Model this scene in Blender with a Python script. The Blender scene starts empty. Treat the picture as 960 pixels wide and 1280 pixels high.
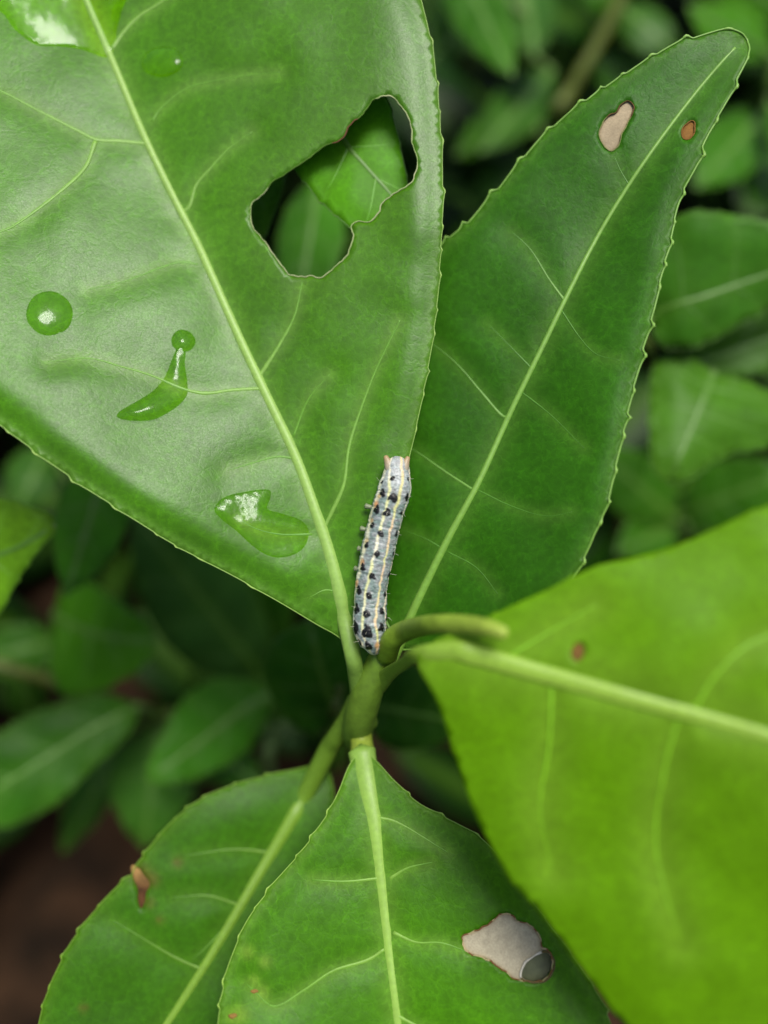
import bpy, math, random
import numpy as np
from mathutils import Vector
from mathutils.geometry import delaunay_2d_cdt

random.seed(7)
RNG = np.random.RandomState(11)
SC = bpy.context.scene
COL = SC.collection

# ------------------------------------------------------------------ camera
F = 924.4                      # focal length in pixels of the 960 x 1280 picture (26 mm on 36 mm)
PITCH = math.radians(55)       # how far the camera looks below the horizon
CAM = np.array([0.0, 0.0, 0.40])
R_ = np.array([1.0, 0, 0])
U_ = np.array([0, math.sin(PITCH), math.cos(PITCH)])
F_ = np.array([0, math.cos(PITCH), -math.sin(PITCH)])
cam_data = bpy.data.cameras.new('camera')
cam = bpy.data.objects.new('camera', cam_data)
COL.objects.link(cam)
cam.location = CAM
cam.rotation_euler = (math.pi / 2 - PITCH, 0, 0)
cam_data.lens = 26
cam_data.sensor_width = 36
cam_data.sensor_fit = 'AUTO'
cam_data.clip_start = 0.005
cam_data.clip_end = 60
cam_data.dof.use_dof = True
cam_data.dof.focus_distance = 0.1025
cam_data.dof.aperture_fstop = 5.4
SC.camera = cam

# ------------------------------------------------------------------ sky and overcast sun
SUN_EL, SUN_AZ = math.radians(80), math.radians(90)     # azimuth measured from +Y (image top) towards +X
world = bpy.data.worlds.new('World')
SC.world = world
world.use_nodes = True
wn = world.node_tree
bg = wn.nodes['Background']
sky = wn.nodes.new('ShaderNodeTexSky')
sky.sky_type = 'NISHITA'
sky.sun_disc = False
sky.sun_elevation = SUN_EL
sky.sun_rotation = SUN_AZ
sky.air_density = 1.0
sky.dust_density = 5.0
sky.ozone_density = 1.0
wn.links.new(sky.outputs[0], bg.inputs[0])
bg.inputs[1].default_value = 0.05
sun_d = bpy.data.lights.new('sun', 'SUN')
sun_d.energy = 1.5
sun_d.angle = math.radians(24)
sun_d.color = (1.0, 0.975, 0.92)
sun = bpy.data.objects.new('sun', sun_d)
COL.objects.link(sun)
sdir = Vector((math.sin(SUN_AZ) * math.cos(SUN_EL), math.cos(SUN_AZ) * math.cos(SUN_EL), math.sin(SUN_EL)))
sun.rotation_euler = (-sdir).to_track_quat('-Z', 'Y').to_euler()
sun.location = (0, 0, 3)
SC.view_settings.view_transform = 'Standard'
SC.view_settings.look = 'None'
SC.view_settings.gamma = 1.0
SC.view_settings.exposure = 1.42

# ------------------------------------------------------------------ helpers
def P(px, py, d):
    """point of the place at picture position px, py and distance d along the view axis"""
    px = np.asarray(px, float); py = np.asarray(py, float); d = np.asarray(d, float)
    a = (px - 480) / F; b = -(py - 640) / F
    return CAM + d[..., None] * (F_ + a[..., None] * R_ + b[..., None] * U_)

ORIG = {}
def mk(name, verts, faces, mat, parent=None, origin=None, smooth=True, attrs=None, mats=None, fmat=None):
    verts = np.asarray(verts, float)
    if origin is None: origin = verts.mean(0)
    origin = np.asarray(origin, float)
    me = bpy.data.meshes.new(name)
    loc = verts - origin
    me.from_pydata(loc.tolist(), [], [list(map(int, f)) for f in faces])
    if smooth: me.polygons.foreach_set('use_smooth', [True] * len(me.polygons))
    for k, a in (attrs or {}).items():
        a = np.asarray(a, float)
        if a.ndim == 2:
            at = me.attributes.new(k, 'FLOAT_COLOR', 'POINT')
            c = np.ones((len(verts), 4)); c[:, :3] = a
            at.data.foreach_set('color', c.ravel())
        else:
            at = me.attributes.new(k, 'FLOAT', 'POINT')
            at.data.foreach_set('value', a)
    me.materials.append(mat)
    me.update()
    o = bpy.data.objects.new(name, me)
    COL.objects.link(o)
    po = ORIG.get(parent.name, np.zeros(3)) if parent else np.zeros(3)
    if parent: o.parent = parent
    o.location = origin - po
    ORIG[o.name] = origin
    return o

def empty(name, origin):
    o = bpy.data.objects.new(name, None)
    o.empty_display_size = 0.01
    COL.objects.link(o)
    o.location = origin
    ORIG[o.name] = np.asarray(origin, float)
    return o

def tag(o, label=None, cat=None, group=None, kind=None):
    if label: o['label'] = label
    if cat: o['category'] = cat
    if group: o['group'] = group
    if kind: o['kind'] = kind
    return o

_NG = RNG.rand(64, 64)
def noise(x, y, scale, seed=0):
    """smooth value noise in -1..1"""
    x = np.asarray(x, float) / scale + seed * 7.31; y = np.asarray(y, float) / scale + seed * 3.77
    xi = np.floor(x).astype(int); yi = np.floor(y).astype(int)
    fx = x - xi; fy = y - yi
    fx = fx * fx * (3 - 2 * fx); fy = fy * fy * (3 - 2 * fy)
    g = lambda i, j: _NG[i % 64, j % 64]
    v = (g(xi, yi) * (1 - fx) + g(xi + 1, yi) * fx) * (1 - fy) + (g(xi, yi + 1) * (1 - fx) + g(xi + 1, yi + 1) * fx) * fy
    return v * 2 - 1

def smooth_line(pts, step):
    """Catmull-Rom through pts, resampled evenly"""
    p = np.asarray(pts, float)
    if len(p) > 2:
        q = np.vstack([2 * p[0] - p[1], p, 2 * p[-1] - p[-2]])
        out = []
        for i in range(1, len(q) - 2):
            t = np.linspace(0, 1, 14, endpoint=False)[:, None]
            a, b, c, d = q[i - 1], q[i], q[i + 1], q[i + 2]
            out.append(0.5 * ((2 * b) + (-a + c) * t + (2 * a - 5 * b + 4 * c - d) * t ** 2 + (-a + 3 * b - 3 * c + d) * t ** 3))
        out.append(q[-2][None]); p = np.vstack(out)
    seg = np.linalg.norm(np.diff(p, axis=0), axis=1)
    s = np.concatenate([[0], np.cumsum(seg)])
    n = max(2, int(round(s[-1] / step)) + 1)
    u = np.linspace(0, s[-1], n)
    return np.stack([np.interp(u, s, p[:, k]) for k in range(p.shape[1])], 1)

def closed_line(pts, step):
    p = list(pts)
    q = smooth_line(p[-2:] + p + p[:2], 1.0)
    a = np.argmin(((q - np.array(p[0])) ** 2).sum(1)[: len(q) // 2])
    b = len(q) // 2 + np.argmin(((q - np.array(p[0])) ** 2).sum(1)[len(q) // 2:])
    r = q[a:b]
    return smooth_line(r, step)[:-1] if step >= 1 else r

def poly_dist(pts, line):
    """distance, signed side, and arc position 0..1 of pts to a polyline"""
    pts = np.asarray(pts, float); line = np.asarray(line, float)
    best = np.full(len(pts), 1e9); side = np.zeros(len(pts)); tt = np.zeros(len(pts))
    L = np.concatenate([[0], np.cumsum(np.linalg.norm(np.diff(line, axis=0), axis=1))])
    for i in range(len(line) - 1):
        a = line[i]; d = line[i + 1] - a; l2 = d @ d
        if l2 == 0: continue
        w = pts - a
        u = w @ d / l2
        uc = np.clip(u, 0, 1)
        e = w - uc[:, None] * d
        dist = np.sqrt((e ** 2).sum(1))
        m = dist < best
        best[m] = dist[m]
        side[m] = np.sign(d[0] * w[m, 1] - d[1] * w[m, 0])
        tt[m] = (L[i] + uc[m] * math.sqrt(l2)) / L[-1]
    return best, side, tt

def inside(pts, poly):
    x, y = pts[:, 0], pts[:, 1]
    r = np.zeros(len(pts), bool)
    n = len(poly); j = n - 1
    for i in range(n):
        xi, yi = poly[i]; xj, yj = poly[j]
        if yi != yj:
            c = ((yi > y) != (yj > y)) & (x < (xj - xi) * (y - yi) / (yj - yi) + xi)
            r ^= c
        j = i
    return r

def tri_fill(loops, h, holes=(), extra=None):
    """even triangles inside an outline, less its holes"""
    out = loops
    lo = out.min(0); hi = out.max(0)
    gx, gy = np.meshgrid(np.arange(lo[0], hi[0], h), np.arange(lo[1], hi[1], h * 0.866))
    gx = gx + (np.arange(gx.shape[0]) % 2)[:, None] * h / 2
    g = np.stack([gx.ravel(), gy.ravel()], 1)
    g += RNG.uniform(-0.12, 0.12, g.shape) * h
    ok = inside(g, out)
    for hl in holes: ok &= ~inside(g, hl)
    g = g[ok]
    d = poly_dist(g, np.vstack([out, out[:1]]))[0]
    for hl in holes: d = np.minimum(d, poly_dist(g, np.vstack([hl, hl[:1]]))[0])
    g = g[d > h * 0.5]
    if extra is not None and len(extra):
        e = extra[inside(extra, out)]
        g = g[np.array([((e - q) ** 2).sum(1).min() > (h * 0.4) ** 2 for q in g])]
        g = np.vstack([g, e])
    verts = [out]; edges = []; n = 0
    for lp in [out] + list(holes):
        if n: verts.append(lp)
        m = len(lp)
        edges += [(n + i, n + (i + 1) % m) for i in range(m)]
        n += m
    verts.append(g)
    V = np.vstack(verts)
    c = V.mean(0)
    rv, re, rf, *_ = delaunay_2d_cdt([Vector((a - c[0], b - c[1])) for a, b in V], edges, [], 0, 1e-4)
    rv = np.array([(v.x, v.y) for v in rv]) + c
    rf = np.array([f for f in rf if len(f) == 3])
    cen = rv[rf].mean(1)
    ok = inside(cen, out)
    for hl in holes: ok &= ~inside(cen, hl)
    rf = rf[ok]
    a, b, cc = rv[rf[:, 0]], rv[rf[:, 1]], rv[rf[:, 2]]
    ar = (b[:, 0] - a[:, 0]) * (cc[:, 1] - a[:, 1]) - (b[:, 1] - a[:, 1]) * (cc[:, 0] - a[:, 0])
    rf[ar > 0] = rf[ar > 0][:, ::-1]        # picture y runs down: make every face look up at the camera
    return rv, rf

def tube(path, radii, sides=10, flat=1.0, cap=True, jitter=0.0):
    """verts, faces of a tapered tube along world points"""
    path = np.asarray(path, float); n = len(path)
    radii = np.broadcast_to(np.asarray(radii, float), (n,))
    T = np.gradient(path, axis=0); T /= np.linalg.norm(T, axis=1)[:, None] + 1e-12
    V = []
    view = -F_
    for i in range(n):
        s = np.cross(T[i], view); ln = np.linalg.norm(s)
        s = s / ln if ln > 1e-3 else R_
        nn = np.cross(s, T[i])
        for k in range(sides):
            a = 2 * math.pi * k / sides
            V.append(path[i] + radii[i] * (math.cos(a) * s + math.sin(a) * nn * flat))
    Fc = []
    for i in range(n - 1):
        for k in range(sides):
            a = i * sides + k; b = i * sides + (k + 1) % sides
            Fc.append((a, b, b + sides, a + sides))
    if cap:
        V.append(path[0] - T[0] * radii[0] * 0.5); V.append(path[-1] + T[-1] * radii[-1] * 0.5)
        c0, c1 = len(V) - 2, len(V) - 1
        for k in range(sides):
            Fc.append((c0, (k + 1) % sides, k))
            Fc.append((c1, (n - 1) * sides + k, (n - 1) * sides + (k + 1) % sides))
    return np.array(V), Fc

# ------------------------------------------------------------------ materials
def nodes(m):
    m.use_nodes = True
    nt = m.node_tree
    return nt, nt.nodes['Principled BSDF'], nt.nodes['Material Output']

def leaf_material(name, rough=0.38, spec=0.5, trans=0.25, bump=0.15, mottle=0.14, tint=(1.0, 1.25, 0.35)):
    m = bpy.data.materials.new(name)
    nt, pb, out = nodes(m)
    N = nt.nodes.new; L = nt.links.new
    at = N('ShaderNodeAttribute'); at.attribute_name = 'col'
    wet = N('ShaderNodeAttribute'); wet.attribute_name = 'wet'
    tc = N('ShaderNodeTexCoord')
    n1 = N('ShaderNodeTexNoise'); n1.inputs['Scale'].default_value = 900; n1.inputs['Detail'].default_value = 4
    n2 = N('ShaderNodeTexNoise'); n2.inputs['Scale'].default_value = 4500; n2.inputs['Detail'].default_value = 3
    vo = N('ShaderNodeTexVoronoi'); vo.feature = 'DISTANCE_TO_EDGE'; vo.inputs['Scale'].default_value = 750
    wrp = N('ShaderNodeMixRGB'); wrp.blend_type = 'ADD'; wrp.inputs[0].default_value = 0.0012
    for n in (n1, n2): L(tc.outputs['Object'], n.inputs['Vector'])
    L(tc.outputs['Object'], wrp.inputs[1]); L(n1.outputs['Color'], wrp.inputs[2]); L(wrp.outputs[0], vo.inputs['Vector'])
    # colour: attribute with a little mottle and a pale fine vein net
    mr = N('ShaderNodeMapRange'); mr.inputs[1].default_value = 0.3; mr.inputs[2].default_value = 0.7
    mr.inputs[3].default_value = 1 - mottle; mr.inputs[4].default_value = 1 + mottle
    L(n1.outputs['Fac'], mr.inputs[0])
    mu = N('ShaderNodeVectorMath'); mu.operation = 'SCALE'
    L(at.outputs['Color'], mu.inputs[0]); L(mr.outputs[0], mu.inputs['Scale'])
    vr = N('ShaderNodeMapRange'); vr.inputs[1].default_value = 0.0; vr.inputs[2].default_value = 0.09
    vr.inputs[3].default_value = 1.16; vr.inputs[4].default_value = 1.0
    L(vo.outputs['Distance'], vr.inputs[0])
    mu2 = N('ShaderNodeVectorMath'); mu2.operation = 'SCALE'
    L(mu.outputs[0], mu2.inputs[0]); L(vr.outputs[0], mu2.inputs['Scale'])
    L(mu2.outputs[0], pb.inputs['Base Color'])
    vb = N('ShaderNodeTexVoronoi'); vb.feature = 'DISTANCE_TO_EDGE'; vb.inputs['Scale'].default_value = 190
    wb = N('ShaderNodeMixRGB'); wb.blend_type = 'ADD'; wb.inputs[0].default_value = 0.004
    L(tc.outputs['Object'], wb.inputs[1]); L(n1.outputs['Color'], wb.inputs[2]); L(wb.outputs[0], vb.inputs['Vector'])
    vr2 = N('ShaderNodeMapRange'); vr2.inputs[1].default_value = 0.0; vr2.inputs[2].default_value = 0.05
    vr2.inputs[3].default_value = 1.17; vr2.inputs[4].default_value = 1.0
    L(vb.outputs['Distance'], vr2.inputs[0])
    mu3 = N('ShaderNodeVectorMath'); mu3.operation = 'SCALE'
    L(mu2.outputs[0], mu3.inputs[0]); L(vr2.outputs[0], mu3.inputs['Scale']); mu2 = mu3
    L(mu2.outputs[0], pb.inputs['Base Color'])
    # gloss
    rr = N('ShaderNodeMapRange'); rr.inputs[1].default_value = 0.3; rr.inputs[2].default_value = 0.7
    rr.inputs[3].default_value = rough - 0.05; rr.inputs[4].default_value = rough + 0.07
    L(n2.outputs['Fac'], rr.inputs[0]); L(rr.outputs[0], pb.inputs['Roughness'])
    sp = N('ShaderNodeMath'); sp.operation = 'MULTIPLY_ADD'
    sp.inputs[1].default_value = -spec * 0.92; sp.inputs[2].default_value = spec
    L(wet.outputs['Fac'], sp.inputs[0]); L(sp.outputs[0], pb.inputs['Specular IOR Level'])
    # relief
    ad = N('ShaderNodeMath'); ad.operation = 'MULTIPLY_ADD'; ad.inputs[1].default_value = 0.5
    L(n2.outputs['Fac'], ad.inputs[0])
    vm = N('ShaderNodeMath'); vm.operation = 'MINIMUM'; vm.inputs[1].default_value = 0.14
    L(vo.outputs['Distance'], vm.inputs[0])
    vm2 = N('ShaderNodeMath'); vm2.operation = 'MINIMUM'; vm2.inputs[1].default_value = 0.10
    L(vb.outputs['Distance'], vm2.inputs[0])
    va = N('ShaderNodeMath'); va.operation = 'MULTIPLY_ADD'; va.inputs[1].default_value = 2.5
    L(vm2.outputs[0], va.inputs[0]); L(vm.outputs[0], va.inputs[2]); vm = va
    v3 = N('ShaderNodeMath'); v3.operation = 'MULTIPLY_ADD'; v3.inputs[1].default_value = 2.0
    L(vm.outputs[0], v3.inputs[0]); L(n1.outputs['Fac'], v3.inputs[2]); L(v3.outputs[0], ad.inputs[2])
    bp = N('ShaderNodeBump'); bp.inputs['Strength'].default_value = bump; bp.inputs['Distance'].default_value = 0.00012
    L(ad.outputs[0], bp.inputs['Height']); L(bp.outputs[0], pb.inputs['Normal'])
    # light through the blade
    tr = N('ShaderNodeBsdfTranslucent')
    tm = N('ShaderNodeVectorMath'); tm.operation = 'MULTIPLY'; tm.inputs[1].default_value = tint
    L(mu2.outputs[0], tm.inputs[0]); L(tm.outputs[0], tr.inputs['Color'])
    mx = N('ShaderNodeMixShader'); mx.inputs[0].default_value = trans
    L(pb.outputs[0], mx.inputs[1]); L(tr.outputs[0], mx.inputs[2]); L(mx.outputs[0], out.inputs[0])
    return m

def attr_material(name, rough=0.5, spec=0.4, noise_scale=2000, amount=0.2, bump=0.2, sss=0.0):
    m = bpy.data.materials.new(name)
    nt, pb, out = nodes(m)
    N = nt.nodes.new; L = nt.links.new
    at = N('ShaderNodeAttribute'); at.attribute_name = 'col'
    tc = N('ShaderNodeTexCoord')
    n1 = N('ShaderNodeTexNoise'); n1.inputs['Scale'].default_value = noise_scale; n1.inputs['Detail'].default_value = 4
    L(tc.outputs['Object'], n1.inputs['Vector'])
    mr = N('ShaderNodeMapRange'); mr.inputs[1].default_value = 0.3; mr.inputs[2].default_value = 0.7
    mr.inputs[3].default_value = 1 - amount; mr.inputs[4].default_value = 1 + amount
    L(n1.outputs['Fac'], mr.inputs[0])
    mu = N('ShaderNodeVectorMath'); mu.operation = 'SCALE'
    L(at.outputs['Color'], mu.inputs[0]); L(mr.outputs[0], mu.inputs['Scale']); L(mu.outputs[0], pb.inputs['Base Color'])
    pb.inputs['Roughness'].default_value = rough
    pb.inputs['Specular IOR Level'].default_value = spec
    if sss:
        pb.inputs['Subsurface Weight'].default_value = sss
        pb.inputs['Subsurface Radius'].default_value = (0.0004, 0.0004, 0.0002)
    bp = N('ShaderNodeBump'); bp.inputs['Strength'].default_value = bump; bp.inputs['Distance'].default_value = 0.0001
    L(n1.outputs['Fac'], bp.inputs['Height']); L(bp.outputs[0], pb.inputs['Normal'])
    return m

def plain(name, col, **kw):
    m = attr_material(name, **kw)
    nt = m.node_tree
    for n in list(nt.nodes):
        if n.type == 'ATTRIBUTE':
            rgb = nt.nodes.new('ShaderNodeRGB'); rgb.outputs[0].default_value = (*col, 1)
            for l in list(n.outputs['Color'].links): nt.links.new(rgb.outputs[0], l.to_socket)
            nt.nodes.remove(n)
    return m

def water_material():
    m = bpy.data.materials.new('water')
    nt, pb, out = nodes(m)
    N = nt.nodes.new; L = nt.links.new
    fr = N('ShaderNodeFresnel'); fr.inputs['IOR'].default_value = 1.33
    tb = N('ShaderNodeBsdfTransparent'); tb.inputs[0].default_value = (0.97, 0.99, 0.97, 1)
    gl = N('ShaderNodeBsdfGlossy'); gl.inputs['Roughness'].default_value = 0.13
    mx = N('ShaderNodeMixShader')
    ge = N('ShaderNodeNewGeometry'); fm = N('ShaderNodeMath'); fm.operation = 'MULTIPLY_ADD'; fm.inputs[1].default_value = -1; fm.inputs[2].default_value = 1
    L(ge.outputs['Backfacing'], fm.inputs[0]); f2 = N('ShaderNodeMath'); f2.operation = 'MULTIPLY'
    L(fm.outputs[0], f2.inputs[0]); L(fr.outputs[0], f2.inputs[1])
    L(f2.outputs[0], mx.inputs[0]); L(tb.outputs[0], mx.inputs[1]); L(gl.outputs[0], mx.inputs[2]); L(mx.outputs[0], out.inputs[0])
    nt.nodes.remove(pb)
    return m

M_LEAF = leaf_material('waxy_leaf', rough=0.36, spec=0.34, trans=0.34)
M_SATIN = leaf_material('satin_leaf', rough=0.44, spec=0.17, trans=0.3, bump=0.2)
M_YOUNG = leaf_material('young_leaf', rough=0.45, spec=0.14, trans=0.4, mottle=0.05, bump=0.06)
M_BACK = leaf_material('shaded_leaf', rough=0.42, spec=0.11, trans=0.24, bump=0.1)
M_RIB = attr_material('leaf_rib', rough=0.45, spec=0.4, noise_scale=1500, amount=0.1, bump=0.15)
M_STEM = attr_material('green_stem', rough=0.5, spec=0.35, noise_scale=900, amount=0.18, bump=0.3)
M_DRY = attr_material('dry_tissue', rough=0.8, spec=0.15, noise_scale=3500, amount=0.12, bump=0.5)
M_WATER = water_material()

# ------------------------------------------------------------------ leaves
class Leaf:
    """A leaf blade: two margins and a midrib, folded along the midrib, arched, quilted between its veins."""
    def __init__(s, left, right, mid, p0=None, n=(0, 0, 1), ends=None, fold=(0.2, 0.2), arch=0.0, roll=0.0, curl=(0, 0), curlw=30,
                 quilt=3.0, veins=(), wave=4.0, seed=0, drop=0.0, gutter=10.0):
        s.mid = smooth_line(mid, 6)
        s.left = smooth_line(left, 2.2); s.right = smooth_line(right, 2.2)
        s.p0, s.n, s.ends = p0, np.array(n, float), ends
        s.fold, s.arch, s.roll, s.curl, s.curlw = fold, arch, roll, curl, curlw
        s.quilt, s.wave, s.seed, s.drop, s.gutter = quilt, wave, seed, drop, gutter
        s.veins = [smooth_line(v, 4) for v in veins]
        s.d0 = p0[2] if p0 is not None else 0.5 * (ends[0] + ends[1])
        s.mlen = np.linalg.norm(np.diff(s.mid, axis=0), axis=1).sum()
        s.outline0 = np.vstack([s.left, s.right[::-1][1:-1]])
    def depth(s, pts, relief=True):
        pts = np.atleast_2d(np.asarray(pts, float))
        dist, side, t = poly_dist(pts, s.mid)
        if s.p0 is not None:
            ray = lambda p: np.stack([(p[:, 0] - 480) / F, -(p[:, 1] - 640) / F, -np.ones(len(p))], 1)
            q = ray(np.array([[s.p0[0], s.p0[1]]]))[0] * s.p0[2]
            d = (s.n @ q) / (ray(pts) @ s.n)
        else:
            d = s.ends[0] + (s.ends[1] - s.ends[0]) * t
        sd = dist * side
        g = s.gutter
        soft = np.sqrt(dist ** 2 + g * g) - g
        ff = [f if np.isscalar(f) else f[0] + (f[1] - f[0]) * t for f in s.fold]
        kf = np.where(side < 0, ff[0], ff[1])
        off = -soft * kf + s.roll * sd
        off += s.arch * (dist / 100.0) ** 2 + s.drop * t ** 2
        if relief:
            el = poly_dist(pts, s.left[::3])[0]; er = poly_dist(pts, s.right[::3])[0]
            off += s.curl[0] * np.exp(-(el / s.curlw) ** 2) + s.curl[1] * np.exp(-(er / s.curlw) ** 2)
            if s.veins and s.quilt:
                dv = dist.copy() + 4
                for v in s.veins: dv = np.minimum(dv, poly_dist(pts, v)[0])
                off -= s.quilt * (1 - np.exp(-(dv / 22.0) ** 2))
            off += s.wave * noise(pts[:, 0], pts[:, 1], 120, s.seed) + s.wave * 0.35 * noise(pts[:, 0], pts[:, 1], 48, s.seed + 3)
        return d + off * s.d0 / F
    def world(s, pts, lift=0.0):
        pts = np.atleast_2d(np.asarray(pts, float))
        return P(pts[:, 0], pts[:, 1], s.depth(pts) - lift * s.d0 / F)

def _unit(v): return v / (np.linalg.norm(v, axis=1)[:, None] + 1e-9)

def serrate(line, period, amp, sign, seed):
    """saw teeth pointing to the tip; returns points and tooth weight"""
    rr = random.Random(seed)
    a = np.concatenate([[0], np.cumsum(np.linalg.norm(np.diff(line, axis=0), axis=1))])
    L = a[-1]
    marks = [L * 0.06]
    while marks[-1] < L * 0.97: marks.append(marks[-1] + period * rr.uniform(0.5, 1.5))
    marks = np.array(marks)
    i = np.clip(np.searchsorted(marks, a, 'right') - 1, 0, len(marks) - 2)
    ph = np.clip((a - marks[i]) / (marks[i + 1] - marks[i]), 0, 1)
    amps = np.array([rr.uniform(0.25, 1.3) for _ in marks])
    prof = np.where(ph < 0.86, 0.25 * np.sin(ph / 0.86 * math.pi * 0.5) + 0.75 * (ph / 0.86) ** 5, (1 - (ph - 0.86) / 0.14))
    prof = np.where(a < marks[0], 0, prof) * amps[i]
    T = np.gradient(line, axis=0); T /= np.linalg.norm(T, axis=1)[:, None] + 1e-9
    Nn = np.stack([T[:, 1], -T[:, 0]], 1) * sign
    fade = np.clip((L - a) / (0.04 * L), 0, 1)
    pts = line + Nn * (amp * prof * fade)[:, None]
    return pts, np.where((ph > 0.8) & (ph < 0.93), 1.0, 0.0) * (a > marks[0]) * fade

def build_leaf(lf, parent, mat, col, vcol, h=6, holes=(), teeth=(34, 4.0), rib=(9, 3), vein_r=(2.6, 1.0), margin=None, wets=(),
               label=None, thick=0.00028, tone=0.12, edge=(0.25, 10), halo=0.3, teeth_seed=1, rib_col=None, extra=None, rib_lift=0.25, min_vein=0, vein_pale=1.0, stalk=None, stalk_col=(0.11, 0.20, 0.017), halo_w=12.0, stalk_flat=0.8):
    lp, lw = serrate(lf.left, teeth[0], teeth[1], 1, teeth_seed); rp, rw = serrate(lf.right, teeth[0], teeth[1], -1, teeth_seed + 5)
    # teeth must point outwards: test against the midrib side
    def out_ok(line, pts):
        return poly_dist(pts[len(pts)//3:2*len(pts)//3], lf.mid)[0].mean() >= poly_dist(line[len(line)//3:2*len(line)//3], lf.mid)[0].mean()
    if not out_ok(lf.left, lp): lp, lw = serrate(lf.left, teeth[0], teeth[1], -1, teeth_seed)
    if not out_ok(lf.right, rp): rp, rw = serrate(lf.right, teeth[0], teeth[1], 1, teeth_seed + 5)
    outline = np.vstack([lp, rp[::-1][1:-1]]); tw = np.concatenate([lw, rw[::-1][1:-1]])
    ex = None
    if len(wets):
        ex = np.vstack([w + k * 0.5 * np.stack([n[:, 1], -n[:, 0]], 1) for w in wets for n in [_unit(np.roll(w, -1, 0) - np.roll(w, 1, 0))] for k in (-1, 1)])
    pts, fc = tri_fill(outline, h, holes, ex)
    W = lf.world(pts)
    dist, side, t = poly_dist(pts, lf.mid)
    c = np.array(col)[None] * (1 + tone * noise(pts[:, 0], pts[:, 1], 90, lf.seed + 9) + tone * 0.6 * noise(pts[:, 0], pts[:, 1], 28, lf.seed + 4))[:, None]
    vc = np.array(vcol)
    dv = dist * 0.7
    for v in lf.veins: dv = np.minimum(dv, poly_dist(pts, v)[0] + 2)
    k = (halo * np.exp(-(dv / halo_w) ** 2))[:, None]
    c = c * (1 - k) + vc * k
    if edge[0]:
        de = poly_dist(pts, np.vstack([outline, outline[:1]])[::2])[0]
        k = (edge[0] * np.exp(-(de / edge[1]) ** 2))[:, None]
        c = c * (1 - k) + vc * k
    if extra is not None: c = extra(pts, c)
    wet = np.zeros(len(pts))
    for w in wets: wet = np.maximum(wet, inside(pts, w).astype(float))
    base = lf.world(lf.mid[:1])[0]
    o = mk('leaf', W, fc, mat, parent, base, attrs={'col': np.clip(c, 0, 1), 'wet': wet})
    md = o.modifiers.new('thickness', 'SOLIDIFY'); md.thickness = thick; md.offset = -1
    if label: o['label'] = label
    px = lf.d0 / F
    # midrib
    m = lf.mid
    tt = np.linspace(0, 1, len(m))
    r = np.interp(tt, np.linspace(0, 1, len(rib)), rib)
    pth = P(m[:, 0], m[:, 1], lf.depth(m) + (r * (1 - rib_lift) * 0.5) * px)
    nst = 0; flat = 0.62; rad = r * px
    rcl = np.repeat(np.array(rib_col or vcol)[None], len(pth), 0)
    if stalk:
        dm = lf.depth(m) + (r * (1 - rib_lift) * 0.5) * px
        q = np.vstack([np.array(stalk, float), np.stack([m[:, 0], m[:, 1], dm, r], 1)[8::4]])
        L0 = len(stalk)
        q4 = np.column_stack([q[:, :2], q[:, 2] * 8000, q[:, 3], np.linspace(0, 1, len(q)) * 0 + np.minimum(np.arange(len(q)) / (L0 + 1.0), 1)])
        q4 = smooth_line(q4, 5)
        pth = P(q4[:, 0], q4[:, 1], q4[:, 2] / 8000)
        rad = q4[:, 3] * q4[:, 2] / 8000 / F
        k = np.clip(q4[:, 4], 0, 1)[:, None]
        rcl = np.array(stalk_col)[None] * (1 - k) + np.array(rib_col or vcol)[None] * k
        flat = stalk_flat
    V, Fc = tube(pth, rad, 14, flat)
    rc = np.vstack([np.repeat(rcl, 14, 0), rcl[:1], rcl[-1:]])
    mk('midrib', V, Fc, M_RIB, o, pth[0], attrs={'col': rc})
    for i, v in enumerate(lf.veins):
        a, b = vein_r
        if min_vein and i >= min_vein: a, b = a * 0.55, b * 0.6
        r = np.linspace(a, b * 0.5, len(v)) * (1 + 0.2 * noise(v[:, 0], v[:, 1], 12, i))
        pth = P(v[:, 0], v[:, 1], lf.depth(v) + (r * 0.18) * px)
        V, Fc = tube(pth, r * px, 8, 0.5)
        f = np.repeat(np.linspace(0.35, 0.9, len(v)), 8); f = np.concatenate([f, [0.25, 0.8]])[:, None]
        if min_vein and i >= min_vein: f = f * 0.25 + 0.70
        f = 1 - (1 - f) * vein_pale
        cc = vc[None] * (1 - f) + np.array(col)[None] * f * 1.15
        mk('vein', V, Fc, M_RIB, o, pth[0], attrs={'col': cc})
    if margin:
        q = np.vstack([outline, outline[:1]]); w = np.concatenate([tw, tw[:1]])
        pth = lf.world(q)
        rr = margin * 0.62 * px * (1 + 0.6 * w)
        V, Fc = tube(pth, rr, 6, 0.9)
        k = np.concatenate([np.repeat(w, 6), [0, 0]])[:, None]
        cc = (vc * 0.95)[None] * (1 - k) + (vc * np.array([1.15, 1.08, 1.1]))[None] * k
        mk('margin', V, Fc, M_RIB, o, pth[0], attrs={'col': cc})
    lf.obj = o
    return o

def ring(lf, loop, r, cols, name, parent, lift=0.0, wob=0.5, seed=0):
    """uneven rim along the edge of a hole or patch"""
    q = np.vstack([loop, loop[:1]])
    q = q + np.stack([noise(q[:, 0], q[:, 1], 5, seed), noise(q[:, 0], q[:, 1], 5, seed + 2)], 1) * wob
    q[-1] = q[0]
    px = lf.d0 / F
    pth = lf.world(q, lift)
    rr = r * px * (1 + 0.45 * noise(q[:, 0], q[:, 1], 7, seed + 5))
    V, Fc = tube(pth, rr, 7, 0.8)
    cc = np.array([cols(a, b) for a, b in q])
    cc = np.vstack([np.repeat(cc, 7, 0), cc[:1], cc[-1:]])
    return mk(name, V, Fc, M_DRY, parent, pth[0], attrs={'col': cc})

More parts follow.
